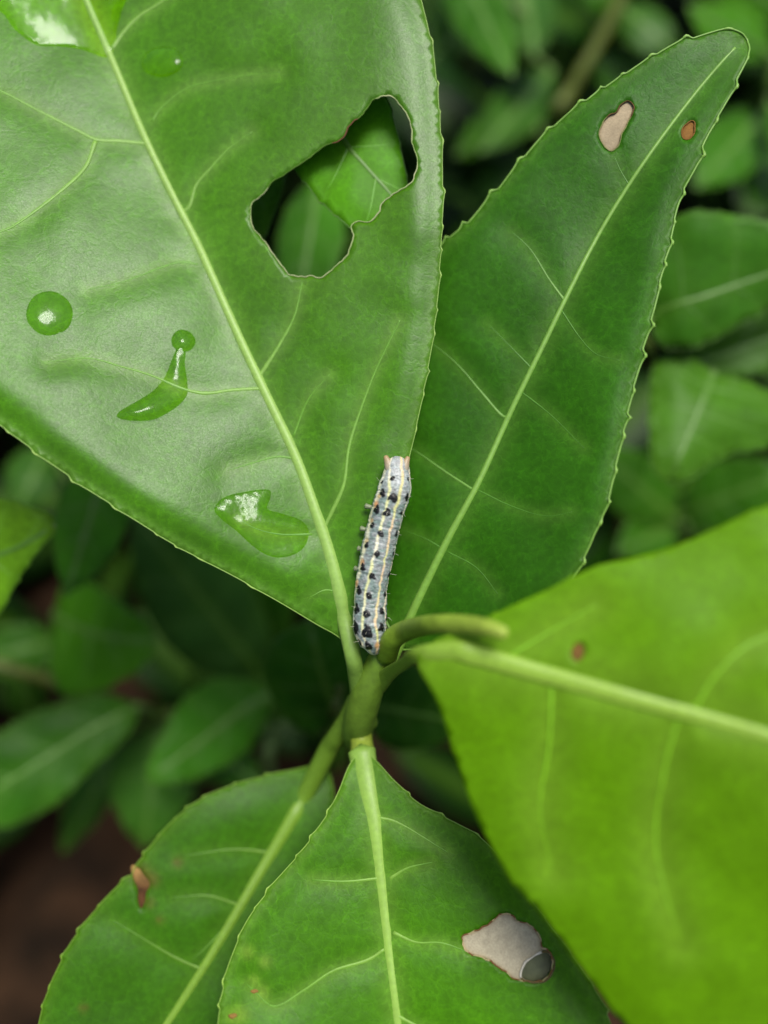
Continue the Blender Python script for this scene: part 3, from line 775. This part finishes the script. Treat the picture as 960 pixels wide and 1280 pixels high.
# ------------------------------------------------------------------ caterpillar
def caterpillar():
    ctrl = np.array([(468, 818, 1.5), (467, 813, 8), (466, 806, 14), (464, 798, 18.5), (462, 782, 22), (463, 757, 21.6), (464, 734, 21.2), (468, 710, 21.8), (473, 685, 22.3), (479, 660, 21.8), (485, 637, 21.8), (491, 620, 22.2), (494, 607, 21.5), (495.5, 595, 18.5), (496, 587, 16.8), (496.2, 583, 16.2), (496.3, 580.3, 14), (496.3, 579.2, 9), (496.3, 578.9, 1)])
    ctrl[:, 2] *= 0.96
    line = smooth_line(ctrl, 0.62)
    n = len(line)
    a = np.concatenate([[0], np.cumsum(np.linalg.norm(np.diff(line[:, :2], axis=0), axis=1))])
    L = a[-1]
    dl = L1.depth(line[:, :2])
    k = np.ones(41) / 41
    dl = np.convolve(np.pad(dl, 20, mode='edge'), k, 'valid')
    px0 = 0.1035 / F
    dc = dl - (np.minimum(line[:, 2], 22) * 0.55 + 10.5) * px0
    C = P(line[:, 0], line[:, 1], dc)
    T = np.gradient(C, axis=0); T /= np.linalg.norm(T, axis=1)[:, None]
    seg = 12
    ph = a / L * seg
    fr = ph - np.floor(ph)
    ringf = 1 - 0.03 * np.exp(-((np.minimum(fr, 1 - fr)) / 0.10) ** 2) - 0.008 * (1 + np.cos(fr * 2 * math.pi * 4)) / 2
    r = line[:, 2] * ringf
    M = 120
    phi = (np.arange(M) / M) * 2 * math.pi - math.pi
    S = np.cross(T, -F_); S /= np.linalg.norm(S, axis=1)[:, None]
    S = np.where((S @ R_)[:, None] < 0, -S, S)
    Nn = np.cross(S, T); Nn = np.where((Nn @ F_)[:, None] > 0, -Nn, Nn)
    sp = np.sin(phi); cp = np.cos(phi)
    flat = np.where(cp > 0, 0.92, 0.62)
    rad = r[:, None] * px0 * (dc / 0.1035)[:, None]
    V = C[:, None] + rad[..., None] * (sp[None, :, None] * S[:, None] + (cp * flat)[None, :, None] * Nn[:, None])
    AA, PH = np.meshgrid(a, phi, indexing='ij')
    RR = np.repeat(line[:, 2][:, None], M, 1)
    sx = lambda X: 380 + X / 4.13
    sy = lambda Y: 540 + Y / 4.13
    def loc(X, Y):
        p = np.array([sx(X), sy(Y)])
        i = np.argmin(((line[:, :2] - p) ** 2).sum(1))
        tx = line[min(i + 1, n - 1), :2] - line[max(i - 1, 0), :2]; tx /= np.linalg.norm(tx)
        s = np.array([-tx[1], tx[0]])
        if s[0] < 0: s = -s
        v = (p - line[i, :2]) @ s / max(line[i, 2], 1)
        return a[i], math.asin(max(-0.98, min(0.98, v)))
    # ground colour: grey-blue skin, finely speckled
    f1 = RNG.rand(n, M); 
    k = np.array([.25, .5, .25])
    def blur(x, m=1):
        for _ in range(m):
            x = 0.25 * np.roll(x, 1, 0) + 0.5 * x + 0.25 * np.roll(x, -1, 0)
            x = 0.25 * np.roll(x, 1, 1) + 0.5 * x + 0.25 * np.roll(x, -1, 1)
        return x
    f1 = (blur(f1, 2) - .5) * 5; f2 = (blur(RNG.rand(n, M), 10) - .5) * 14
    lil = np.array((0.30, 0.33, 0.325)); teal = np.array((0.20, 0.275, 0.25))
    w = np.clip(0.5 + f2, 0, 1)[..., None]
    col = lil * w + teal * (1 - w)
    head = np.clip((AA - L * 0.80) / (L * 0.1), 0, 1)[..., None]
    col = col * (1 - head * 0.5) + np.array((0.48, 0.50, 0.50)) * head * 0.5
    col = col * (1 + 0.42 * np.clip(f1, -1, 1))[..., None]
    under = np.clip((np.abs(PH) - 1.7) / 0.4, 0, 1)[..., None]
    col = col * (1 - under) + np.array((0.30, 0.33, 0.24)) * under
    def stripe(pts, width, c, c2, brk=0):
        q = np.array([loc(*p) for p in pts]); q = q[np.argsort(q[:, 0])]
        pc = np.interp(AA, q[:, 0], q[:, 1])
        e = RR * (PH - pc) + 1.2 * noise(AA, PH * 0, 6, brk)
        ww = width * (1 + 0.35 * noise(AA, PH * 0, 9, brk + 1))
        m = np.clip(1.4 - np.abs(e) / ww, 0, 1)[..., None]
        cc = np.clip(0.5 + 1.3 * noise(AA, PH * 0, 14, brk + 2), 0, 1)[..., None]
        return m, np.array(c) * cc + np.array(c2) * (1 - cc)
    lines = [([(440, 180), (440, 300), (420, 400), (390, 520), (365, 620), (340, 735), (320, 835), (308, 935), (308, 1040), (335, 1110)], 1.8, (0.72, 0.74, 0.36), (0.85, 0.82, 0.60), 1),
             ([(503, 180), (500, 300), (470, 400), (448, 500), (430, 600), (410, 700), (392, 800), (375, 900), (370, 1000), (382, 1110)], 1.7, (0.66, 0.68, 0.28), (0.80, 0.60, 0.36), 5),
             ([(415, 200), (375, 340), (340, 440), (318, 560), (292, 680), (268, 790), (256, 890), (255, 990), (290, 1080)], 3.8, (0.78, 0.76, 0.50), (0.85, 0.84, 0.68), 9),
             ([(543, 210), (552, 290), (530, 370), (505, 450), (490, 540), (472, 640), (455, 740), (440, 830), (418, 900), (425, 1000), (425, 1060)], 2.3, (0.80, 0.80, 0.62), (0.82, 0.72, 0.55), 13)]
    for args in lines:
        m, c = stripe(*args); col = col * (1 - m) + c * m
    for t, v, rr_, c in [(370, 375, 5, (0.72, 0.26, 0.06)), (300, 668, 5, (0.62, 0.30, 0.10)), (272, 775, 5, (0.75, 0.28, 0.05)), (350, 455, 3.5, (0.55, 0.35, 0.15)), (322, 560, 4, (0.5, 0.35, 0.15)), (376, 1085, 3.5, (0.7, 0.35, 0.10)), (388, 330, 4, (0.6, 0.42, 0.15))]:
        a0, p0 = loc(t, v)
        m = np.clip(1.5 - np.sqrt((AA - a0) ** 2 + (RR * (PH - p0)) ** 2) / rr_ / 0.85, 0, 1)[..., None] * 0.75
        col = col * (1 - m) + np.array(c) * m
    bump = np.zeros((n, M))
    spots = [(456, 250, 3), (458, 335, 5.2), (430, 413, 4.2), (398, 520, 3.6), (376, 625, 3.6), (354, 733, 3.6), (337, 833, 3.8), (325, 933, 4.2), (328, 1025, 6.4), (333, 1090, 4.6),
             (405, 313, 4.6), (378, 397, 4.2), (353, 477, 3.6), (325, 580, 3.6), (303, 692, 4.2), (284, 803, 4.4), (272, 905, 5.0), (266, 1003, 7.0), (288, 1075, 3.4),
             (535, 250, 2.6), (531, 336, 4.2), (503, 415, 2.8), (478, 520, 3.0), (461, 625, 3.0), (439, 731, 3.2), (419, 831, 3.2), (403, 921, 3.6), (402, 1003, 5.0), (413, 1062, 4.0), (426, 958, 4.0), (404, 262, 2.2)]
    dots = []
    for X, Y, rr_ in spots:
        a0, p0 = loc(X, Y)
        rr_ *= 1.0 + 0.12 * ((X * 7 + Y * 3) % 5) / 5 - 0.05
        e1 = (AA - a0); e2 = RR * (PH - p0)
        tri = 1 + 0.32 * np.clip(e1 / rr_, -1, 1.2)
        q = np.sqrt((e1 / 1.15) ** 2 + (e2 * tri) ** 2) * (1 + 0.32 * noise(AA, RR * PH, 3.2, X % 7))
        m = np.clip((rr_ - q) / 1.1 + 0.5, 0, 1)
        col = col * (1 - m[..., None]) + np.array((0.006, 0.006, 0.007)) * m[..., None]
        bump = np.maximum(bump, m * np.exp(-(q / rr_) ** 2 * 1.2))
        dots.append((a0 + (0.5 if rr_ > 3 else 0), p0, rr_))
    V = V + (bump * 1.1 * px0)[..., None] * (sp[None, :, None] * S[:, None] + cp[None, :, None] * Nn[:, None])
    V = V + (f1 * 0.35 * px0)[..., None] * (sp[None, :, None] * S[:, None] + cp[None, :, None] * Nn[:, None])
    verts = V.reshape(-1, 3)
    fc = [(i * M + j, i * M + (j + 1) % M, (i + 1) * M + (j + 1) % M, (i + 1) * M + j) for i in range(n - 1) for j in range(M)]
    skin = attr_material('caterpillar_skin', rough=0.42, spec=0.4, noise_scale=6000, amount=0.12, bump=0.3, sss=0.12)
    root = empty('caterpillar', C[n // 2] - Nn[n // 2] * 0.001)
    tag(root, 'slim grey blue caterpillar with yellow lines and black spots by the leaf base', 'caterpillar')
    body = mk('body', verts, fc, skin, root, C[0], attrs={'col': np.clip(col * 0.80, 0, 1).reshape(-1, 3)})
    # claspers at the hind end, prolegs along the left side
    def limb(name, pts, r, cols, parent=root):
        q = smooth_line(np.array(pts, float), 0.6)
        rr_ = np.interp(np.linspace(0, 1, len(q)), np.linspace(0, 1, len(r)), r)
        pth = P(q[:, 0], q[:, 1], q[:, 2])
        Vv, Fc = tube(pth, rr_ * px0, 12, 0.9)
        t = np.concatenate([np.repeat(np.linspace(0, 1, len(q)), 12), [0, 1]])[:, None]
        c = np.array(cols[0]) * (1 - t) + np.array(cols[1]) * t
        return mk(name, Vv, Fc, skin, parent, pth[0], attrs={'col': c})
    dh = dc[-25]
    limb('clasper', [(491, 592, dh - .0006), (486.5, 582, dh - .0007), (483.8, 575, dh - .0007), (481.8, 570.5, dh - .0006)], (9, 7.2, 4.8, 2.8), ((0.33, 0.32, 0.28), (0.32, 0.22, 0.10)))
    limb('clasper', [(501, 592, dh - .0006), (505.5, 583, dh - .0007), (508.2, 576, dh - .0007), (510.3, 571.5, dh - .0006)], (8.5, 6.8, 4.6, 2.6), ((0.33, 0.32, 0.28), (0.32, 0.22, 0.10)))
    for x, y in ((458, 633), (452, 661), (448.5, 686), (444.5, 711)):
        i = np.argmin(np.abs(line[:, 1] - y - 1))
        d = dc[i] + 0.0007
        bx = line[i, 0] - line[i, 2] * 0.8
        limb('proleg', [(bx + 4, y + 3, d), (bx - 2, y + 1.5, d + .0001), (x + 1.5, y, d + .0002), (x - 1.2, y - 0.6, d + .0002)], (4.5, 2.8, 2.6, 3.6), ((0.24, 0.27, 0.17), (0.15, 0.19, 0.10)))
        i2 = i
        bx2 = line[i, 0] + line[i, 2] * 0.55
        limb('proleg', [(bx2 - 2, y + 3, d), (bx2, y + 2, d + .0006), (bx2 + 1, y + 1, d + .0012)], (4.0, 2.6, 3.0), ((0.38, 0.40, 0.30), (0.34, 0.36, 0.26)))
    # head tucked under the lower end
    i = 14
    hc = P(468, 808, dc[i] + 0.0008)
    u, v = np.meshgrid(np.linspace(0, math.pi, 14), np.linspace(0, 2 * math.pi, 24, endpoint=False), indexing='ij')
    hv = hc + (11 * px0) * np.stack([np.sin(u) * np.cos(v), np.sin(u) * np.sin(v), np.cos(u) * 0.9], -1).reshape(-1, 3)
    hf = [(a_ * 24 + b_, a_ * 24 + (b_ + 1) % 24, (a_ + 1) * 24 + (b_ + 1) % 24, (a_ + 1) * 24 + b_) for a_ in range(13) for b_ in range(24)]
    mk('head', hv, hf, skin, root, hc, attrs={'col': np.repeat(np.array([(0.30, 0.27, 0.20)]), len(hv), 0)})
    # fine hairs
    Vs, Fs = [], []
    nv = 0
    for a0, p0, rr_ in dots:
        i = int(np.argmin(np.abs(a - a0)))
        d = math.sin(p0) * S[i] + math.cos(p0) * Nn[i]
        b0 = C[i] + rad[i, 0] * (math.sin(p0) * S[i] + math.cos(p0) * 0.92 * Nn[i])
        ln = (6 + 4 * RNG.rand()) * px0
        sway = T[i] * RNG.uniform(-.5, .5)
        pth = [b0, b0 + (d + sway * .3) * ln * .5, b0 + (d + sway) * ln]
        vv, ff = tube(np.array(pth), [0.2 * px0, 0.15 * px0, 0.06 * px0], 5)
        Vs.append(vv); Fs += [tuple(x + nv for x in f) for f in ff]; nv += len(vv)
    hair = plain('pale_hair', (0.6, 0.58, 0.45), rough=0.4)
    tag(mk('hairs', np.vstack(Vs), Fs, hair, root), kind='stuff')
    # one white dot on each black wart
    wd = plain('white_dot', (0.75, 0.75, 0.7), rough=0.4)
caterpillar()

# ------------------------------------------------------------------ neighbouring shoots, out of focus
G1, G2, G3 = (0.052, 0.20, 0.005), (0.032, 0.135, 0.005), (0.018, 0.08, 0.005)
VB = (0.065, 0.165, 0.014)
def bleaf(parent, base, tip, wl, wr, col, db, dt, roll=0.0, fold=0.15, bend=0.0, label=None, left=None, right=None, mid=None, h=11, rib=(6, 3), mat=None, drop=0, seed=None, edge=(0.2, 9), curl=(6, 6), nveins=4, blunt=0.85):
    l, r, m = lens(base, tip, wl, wr, bend, blunt=blunt)
    if left is not None: l, r, m = left, right, mid
    seed = seed if seed is not None else int(abs(base[0] * 3 + tip[1])) % 37
    ms = smooth_line(m, 4); ls = smooth_line(l, 4); rs = smooth_line(r, 4)
    vs = []
    for k in range(nveins):
        t = 0.16 + 0.62 * k / max(1, nveins - 1)
        for side in (ls, rs):
            a = ms[int(t * (len(ms) - 1))]; b = side[int(min(0.97, t + 0.16) * (len(side) - 1))]
            c = a + (b - a) * 0.55 + (ms[min(len(ms) - 1, int(t * (len(ms) - 1)) + 3)] - a) * 0.2
            vs.append([tuple(a), tuple(c), tuple(a + (b - a) * 0.86)])
    lf = Leaf(l, r, m, ends=(db, dt), fold=(fold, fold), roll=roll, curl=curl, curlw=22, quilt=3, wave=6, seed=seed, drop=drop, veins=vs)
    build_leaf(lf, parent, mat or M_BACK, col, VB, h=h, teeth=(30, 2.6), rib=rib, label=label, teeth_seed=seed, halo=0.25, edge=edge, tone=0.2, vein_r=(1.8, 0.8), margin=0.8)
    return lf

def bshoot(label, stem_pts, stem_r, leaves, col=(0.054, 0.090, 0.010)):
    base = stem_pts[-1]
    root = empty('tea_shoot', P(*base))
    tag(root, label, 'tea plant', 'tea shoots of the bush')
    stem_piece('stem', stem_pts, stem_r, col, root, (0.06, 0.05, 0.03), sides=10)
    for L in leaves:
        lf = bleaf(root, **L)
        # petiole: from the leaf base to the nearest point of the stem
        q = smooth_line(np.array(stem_pts) * np.array([1, 1, 3000]), 5) / np.array([1, 1, 3000])
        b = lf.mid[0]; d = float(lf.depth(lf.mid[:1])[0])
        dd = ((q[:, 0] - b[0]) * 1.0) ** 2 + (q[:, 1] - b[1]) ** 2 + ((q[:, 2] - d) * 2500) ** 2
        e = q[np.argmin(dd)]
        stem_piece('petiole', [(b[0], b[1], d), ((b[0] + e[0]) / 2, (b[1] + e[1]) / 2 - 2, (d + e[2]) / 2), tuple(e)], [4.5, 4, 4], (0.09, 0.17, 0.03), lf.obj, sides=8)
    return root

# right of the big dark leaf
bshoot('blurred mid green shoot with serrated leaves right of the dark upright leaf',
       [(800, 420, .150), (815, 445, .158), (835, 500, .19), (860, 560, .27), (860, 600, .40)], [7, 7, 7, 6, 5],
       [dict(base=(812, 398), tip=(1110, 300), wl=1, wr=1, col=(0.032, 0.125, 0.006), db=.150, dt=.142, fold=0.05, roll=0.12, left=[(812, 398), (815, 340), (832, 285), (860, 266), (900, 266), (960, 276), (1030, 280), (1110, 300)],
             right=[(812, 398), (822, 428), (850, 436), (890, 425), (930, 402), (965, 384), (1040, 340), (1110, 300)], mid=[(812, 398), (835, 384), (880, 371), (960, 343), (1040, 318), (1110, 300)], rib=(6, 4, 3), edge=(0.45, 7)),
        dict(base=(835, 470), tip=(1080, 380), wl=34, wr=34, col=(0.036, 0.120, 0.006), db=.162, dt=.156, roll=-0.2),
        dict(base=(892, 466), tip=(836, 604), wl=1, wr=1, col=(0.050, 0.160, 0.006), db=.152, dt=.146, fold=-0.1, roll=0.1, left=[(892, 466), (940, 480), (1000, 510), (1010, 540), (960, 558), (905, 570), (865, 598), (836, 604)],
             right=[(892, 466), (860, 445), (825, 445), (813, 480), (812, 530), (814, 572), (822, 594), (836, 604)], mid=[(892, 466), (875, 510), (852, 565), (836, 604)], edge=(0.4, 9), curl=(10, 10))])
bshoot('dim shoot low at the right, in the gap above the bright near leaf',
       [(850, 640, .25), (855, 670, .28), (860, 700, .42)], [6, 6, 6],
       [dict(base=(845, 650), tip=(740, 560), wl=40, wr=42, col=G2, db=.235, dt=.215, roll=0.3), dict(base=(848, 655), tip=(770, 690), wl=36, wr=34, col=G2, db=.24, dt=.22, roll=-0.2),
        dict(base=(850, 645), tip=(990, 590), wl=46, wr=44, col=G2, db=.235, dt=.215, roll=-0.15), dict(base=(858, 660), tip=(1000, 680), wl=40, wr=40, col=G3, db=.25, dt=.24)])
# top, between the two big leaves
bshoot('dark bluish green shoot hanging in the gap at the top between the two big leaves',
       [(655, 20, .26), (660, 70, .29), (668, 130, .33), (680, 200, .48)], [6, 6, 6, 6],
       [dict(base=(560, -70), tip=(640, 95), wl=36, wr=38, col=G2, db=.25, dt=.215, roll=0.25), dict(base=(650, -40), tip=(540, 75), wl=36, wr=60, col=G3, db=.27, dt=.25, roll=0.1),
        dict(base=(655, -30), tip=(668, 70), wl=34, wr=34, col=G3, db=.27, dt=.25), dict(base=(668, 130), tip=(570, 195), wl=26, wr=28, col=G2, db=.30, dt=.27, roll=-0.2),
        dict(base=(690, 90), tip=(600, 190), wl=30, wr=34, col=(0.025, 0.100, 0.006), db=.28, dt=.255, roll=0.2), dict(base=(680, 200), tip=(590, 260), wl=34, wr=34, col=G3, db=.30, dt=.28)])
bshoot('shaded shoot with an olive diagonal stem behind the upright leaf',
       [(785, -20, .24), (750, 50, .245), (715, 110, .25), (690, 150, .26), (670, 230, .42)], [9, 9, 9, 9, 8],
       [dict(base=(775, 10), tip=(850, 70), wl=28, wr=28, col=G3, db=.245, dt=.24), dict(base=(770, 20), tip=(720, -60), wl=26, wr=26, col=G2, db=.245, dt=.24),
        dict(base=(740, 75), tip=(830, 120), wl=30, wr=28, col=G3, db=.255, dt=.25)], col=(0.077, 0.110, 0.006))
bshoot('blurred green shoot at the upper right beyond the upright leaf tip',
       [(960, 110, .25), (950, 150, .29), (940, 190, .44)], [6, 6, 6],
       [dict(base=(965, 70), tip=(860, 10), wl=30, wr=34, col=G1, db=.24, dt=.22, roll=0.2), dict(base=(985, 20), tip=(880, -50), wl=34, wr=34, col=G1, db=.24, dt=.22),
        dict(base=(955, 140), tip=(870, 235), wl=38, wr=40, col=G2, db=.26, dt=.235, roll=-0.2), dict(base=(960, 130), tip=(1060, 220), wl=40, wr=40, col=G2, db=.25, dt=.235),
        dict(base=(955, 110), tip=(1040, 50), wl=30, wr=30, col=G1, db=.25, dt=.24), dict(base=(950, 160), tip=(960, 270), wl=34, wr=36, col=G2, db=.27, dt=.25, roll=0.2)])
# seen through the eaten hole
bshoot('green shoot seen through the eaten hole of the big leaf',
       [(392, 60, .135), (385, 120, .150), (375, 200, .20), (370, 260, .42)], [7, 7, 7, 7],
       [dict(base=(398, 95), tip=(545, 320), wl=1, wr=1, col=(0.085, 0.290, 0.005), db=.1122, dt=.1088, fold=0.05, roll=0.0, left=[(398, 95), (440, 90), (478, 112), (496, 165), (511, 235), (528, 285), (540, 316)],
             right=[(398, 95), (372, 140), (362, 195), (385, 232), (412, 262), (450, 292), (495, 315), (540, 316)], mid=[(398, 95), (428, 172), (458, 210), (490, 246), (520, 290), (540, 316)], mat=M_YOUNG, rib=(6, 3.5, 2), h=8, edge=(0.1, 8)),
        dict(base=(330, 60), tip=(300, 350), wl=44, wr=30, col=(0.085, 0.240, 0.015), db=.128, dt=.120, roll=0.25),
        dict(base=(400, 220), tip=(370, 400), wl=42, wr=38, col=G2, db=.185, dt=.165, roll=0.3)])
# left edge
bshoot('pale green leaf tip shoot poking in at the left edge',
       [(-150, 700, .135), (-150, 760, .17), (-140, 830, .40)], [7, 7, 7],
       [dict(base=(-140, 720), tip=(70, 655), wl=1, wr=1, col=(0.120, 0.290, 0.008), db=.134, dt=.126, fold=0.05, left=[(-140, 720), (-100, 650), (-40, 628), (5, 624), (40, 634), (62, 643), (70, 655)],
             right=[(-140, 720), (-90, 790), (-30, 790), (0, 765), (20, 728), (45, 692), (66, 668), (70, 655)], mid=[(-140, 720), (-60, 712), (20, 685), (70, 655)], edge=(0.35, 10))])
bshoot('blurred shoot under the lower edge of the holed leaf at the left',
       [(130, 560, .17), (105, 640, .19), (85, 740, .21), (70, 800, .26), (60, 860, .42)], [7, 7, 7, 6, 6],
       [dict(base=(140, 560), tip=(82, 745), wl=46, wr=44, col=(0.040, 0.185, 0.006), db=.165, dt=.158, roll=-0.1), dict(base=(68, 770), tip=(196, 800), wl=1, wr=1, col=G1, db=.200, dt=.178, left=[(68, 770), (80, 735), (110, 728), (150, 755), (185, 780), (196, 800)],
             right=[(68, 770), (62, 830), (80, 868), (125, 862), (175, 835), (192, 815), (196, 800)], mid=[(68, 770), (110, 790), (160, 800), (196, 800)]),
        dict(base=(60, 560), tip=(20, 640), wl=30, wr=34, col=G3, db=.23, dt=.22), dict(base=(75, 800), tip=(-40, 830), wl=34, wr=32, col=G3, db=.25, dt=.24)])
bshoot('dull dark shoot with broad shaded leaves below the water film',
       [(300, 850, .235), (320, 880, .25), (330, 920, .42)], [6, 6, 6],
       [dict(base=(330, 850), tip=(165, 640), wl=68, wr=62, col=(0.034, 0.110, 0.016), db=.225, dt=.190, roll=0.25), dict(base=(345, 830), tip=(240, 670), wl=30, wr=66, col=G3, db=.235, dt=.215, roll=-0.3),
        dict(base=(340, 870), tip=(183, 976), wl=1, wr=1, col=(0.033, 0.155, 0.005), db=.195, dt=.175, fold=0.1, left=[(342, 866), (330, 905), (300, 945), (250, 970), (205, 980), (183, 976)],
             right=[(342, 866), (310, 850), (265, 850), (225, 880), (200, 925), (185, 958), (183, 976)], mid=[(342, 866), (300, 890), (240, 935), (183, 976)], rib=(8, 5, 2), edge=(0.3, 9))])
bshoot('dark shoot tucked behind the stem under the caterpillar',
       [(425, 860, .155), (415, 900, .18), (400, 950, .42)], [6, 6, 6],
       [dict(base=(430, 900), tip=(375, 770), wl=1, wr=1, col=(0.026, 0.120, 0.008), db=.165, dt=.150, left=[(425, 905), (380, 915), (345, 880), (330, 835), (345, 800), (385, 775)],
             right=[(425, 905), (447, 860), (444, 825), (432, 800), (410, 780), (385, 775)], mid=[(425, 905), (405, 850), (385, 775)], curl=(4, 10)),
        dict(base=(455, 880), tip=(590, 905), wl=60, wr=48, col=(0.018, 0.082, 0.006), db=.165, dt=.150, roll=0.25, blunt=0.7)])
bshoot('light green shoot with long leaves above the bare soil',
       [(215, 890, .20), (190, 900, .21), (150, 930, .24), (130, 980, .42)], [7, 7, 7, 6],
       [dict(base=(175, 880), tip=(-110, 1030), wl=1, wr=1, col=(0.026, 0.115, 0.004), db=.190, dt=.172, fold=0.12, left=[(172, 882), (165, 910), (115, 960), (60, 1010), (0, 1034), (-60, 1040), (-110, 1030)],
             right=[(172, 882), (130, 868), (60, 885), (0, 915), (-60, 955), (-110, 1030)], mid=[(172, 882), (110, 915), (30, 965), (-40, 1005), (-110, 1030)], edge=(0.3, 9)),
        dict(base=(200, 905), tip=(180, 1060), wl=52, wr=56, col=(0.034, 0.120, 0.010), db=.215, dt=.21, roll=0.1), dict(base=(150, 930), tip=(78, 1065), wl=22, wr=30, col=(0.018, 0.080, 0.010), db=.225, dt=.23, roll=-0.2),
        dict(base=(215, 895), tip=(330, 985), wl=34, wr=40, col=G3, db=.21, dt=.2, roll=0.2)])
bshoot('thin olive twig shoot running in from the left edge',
       [(-60, 815, .20), (0, 832, .20), (60, 850, .205), (85, 858, .21), (140, 880, .25), (170, 890, .42)], [8, 8, 8, 7, 7, 6],
       [dict(base=(-40, 822), tip=(-130, 900), wl=34, wr=34, col=G2, db=.2, dt=.19), dict(base=(20, 838), tip=(50, 910), wl=24, wr=24, col=G3, db=.215, dt=.23)], col=(0.072, 0.100, 0.010))
bshoot('pale bent twig shoot beside the stem fork below the caterpillar',
       [(388, 900, .20), (360, 905, .20), (340, 925, .202), (335, 950, .205), (345, 990, .24), (350, 1020, .42)], [7, 8, 8, 8, 7, 6],
       [dict(base=(370, 905), tip=(300, 830), wl=24, wr=22, col=G3, db=.215, dt=.225)], col=(0.09, 0.16, 0.04))

# ------------------------------------------------------------------ the bush behind: leaves nobody could count
def undergrowth():
    rr = np.random.RandomState(5)
    Vs, Fs, Cs = [], [], []
    nv = 0
    nu, nw = 9, 5
    u = np.linspace(0, 1, nu); w = np.linspace(-1, 1, nw)
    prof = np.sin(math.pi * u ** 0.85) ** 0.85
    prof[0] = 0.03; prof[-1] = 0.02
    def one(b, ax, nrm, L, W, c):
        nonlocal nv
        ax = ax / np.linalg.norm(ax); sd = np.cross(nrm, ax); sd /= np.linalg.norm(sd); nn = np.cross(ax, sd)
        g = b + ax * (u * L)[:, None, None] + sd * (w[None, :] * prof[:, None] * W)[..., None] \
            + nn * (np.abs(w)[None, :] * prof[:, None] * W * 0.18 - (u ** 2)[:, None] * L * 0.12)[..., None]
        Vs.append(g.reshape(-1, 3))
        for i in range(nu - 1):
            for j in range(nw - 1):
                a = nv + i * nw + j
                Fs.append((a, a + nw, a + nw + 1, a + 1))
        cc = np.repeat(np.array(c)[None], nu * nw, 0).reshape(nu, nw, 3)
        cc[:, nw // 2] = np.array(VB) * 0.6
        Cs.append(cc.reshape(-1, 3)); nv += nu * nw
    made = 0
    while made < 6500:
        x = rr.uniform(-0.9, 0.9); y = rr.uniform(-0.55, 1.3); z = rr.uniform(0.04, 0.30)
        p = np.array([x, y, z])
        v = p - CAM
        dpt = v @ F_
        px = 480 + F * (v @ R_) / max(dpt, 1e-3); py = 640 - F * (v @ U_) / max(dpt, 1e-3)
        infr = dpt > 0.02 and -500 < px < 1460 and -500 < py < 1780
        if infr and dpt < 0.30: continue
        if not infr and np.linalg.norm(v) < 0.24: continue
        if -260 < px < 165 and 1045 < py < 1420: continue           # bare soil shows here
        az = rr.uniform(0, 2 * math.pi)
        ax = np.array([math.cos(az), math.sin(az), rr.uniform(-0.5, 0.35)])
        nrm = np.array([rr.normal(0, .35), rr.normal(0, .35), 1.0])
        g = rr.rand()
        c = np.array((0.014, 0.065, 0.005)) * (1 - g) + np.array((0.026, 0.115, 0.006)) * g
        one(p, ax, nrm, rr.uniform(0.05, 0.09), rr.uniform(0.014, 0.022), c * rr.uniform(0.10, 0.42))  # leaf colours dimmed: deep shade of the bush painted in
        made += 1
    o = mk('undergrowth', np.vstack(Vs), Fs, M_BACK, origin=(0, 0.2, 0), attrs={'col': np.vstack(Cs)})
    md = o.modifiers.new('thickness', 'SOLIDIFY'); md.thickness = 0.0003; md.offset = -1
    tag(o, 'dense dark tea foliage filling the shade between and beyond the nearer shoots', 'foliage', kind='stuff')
undergrowth()
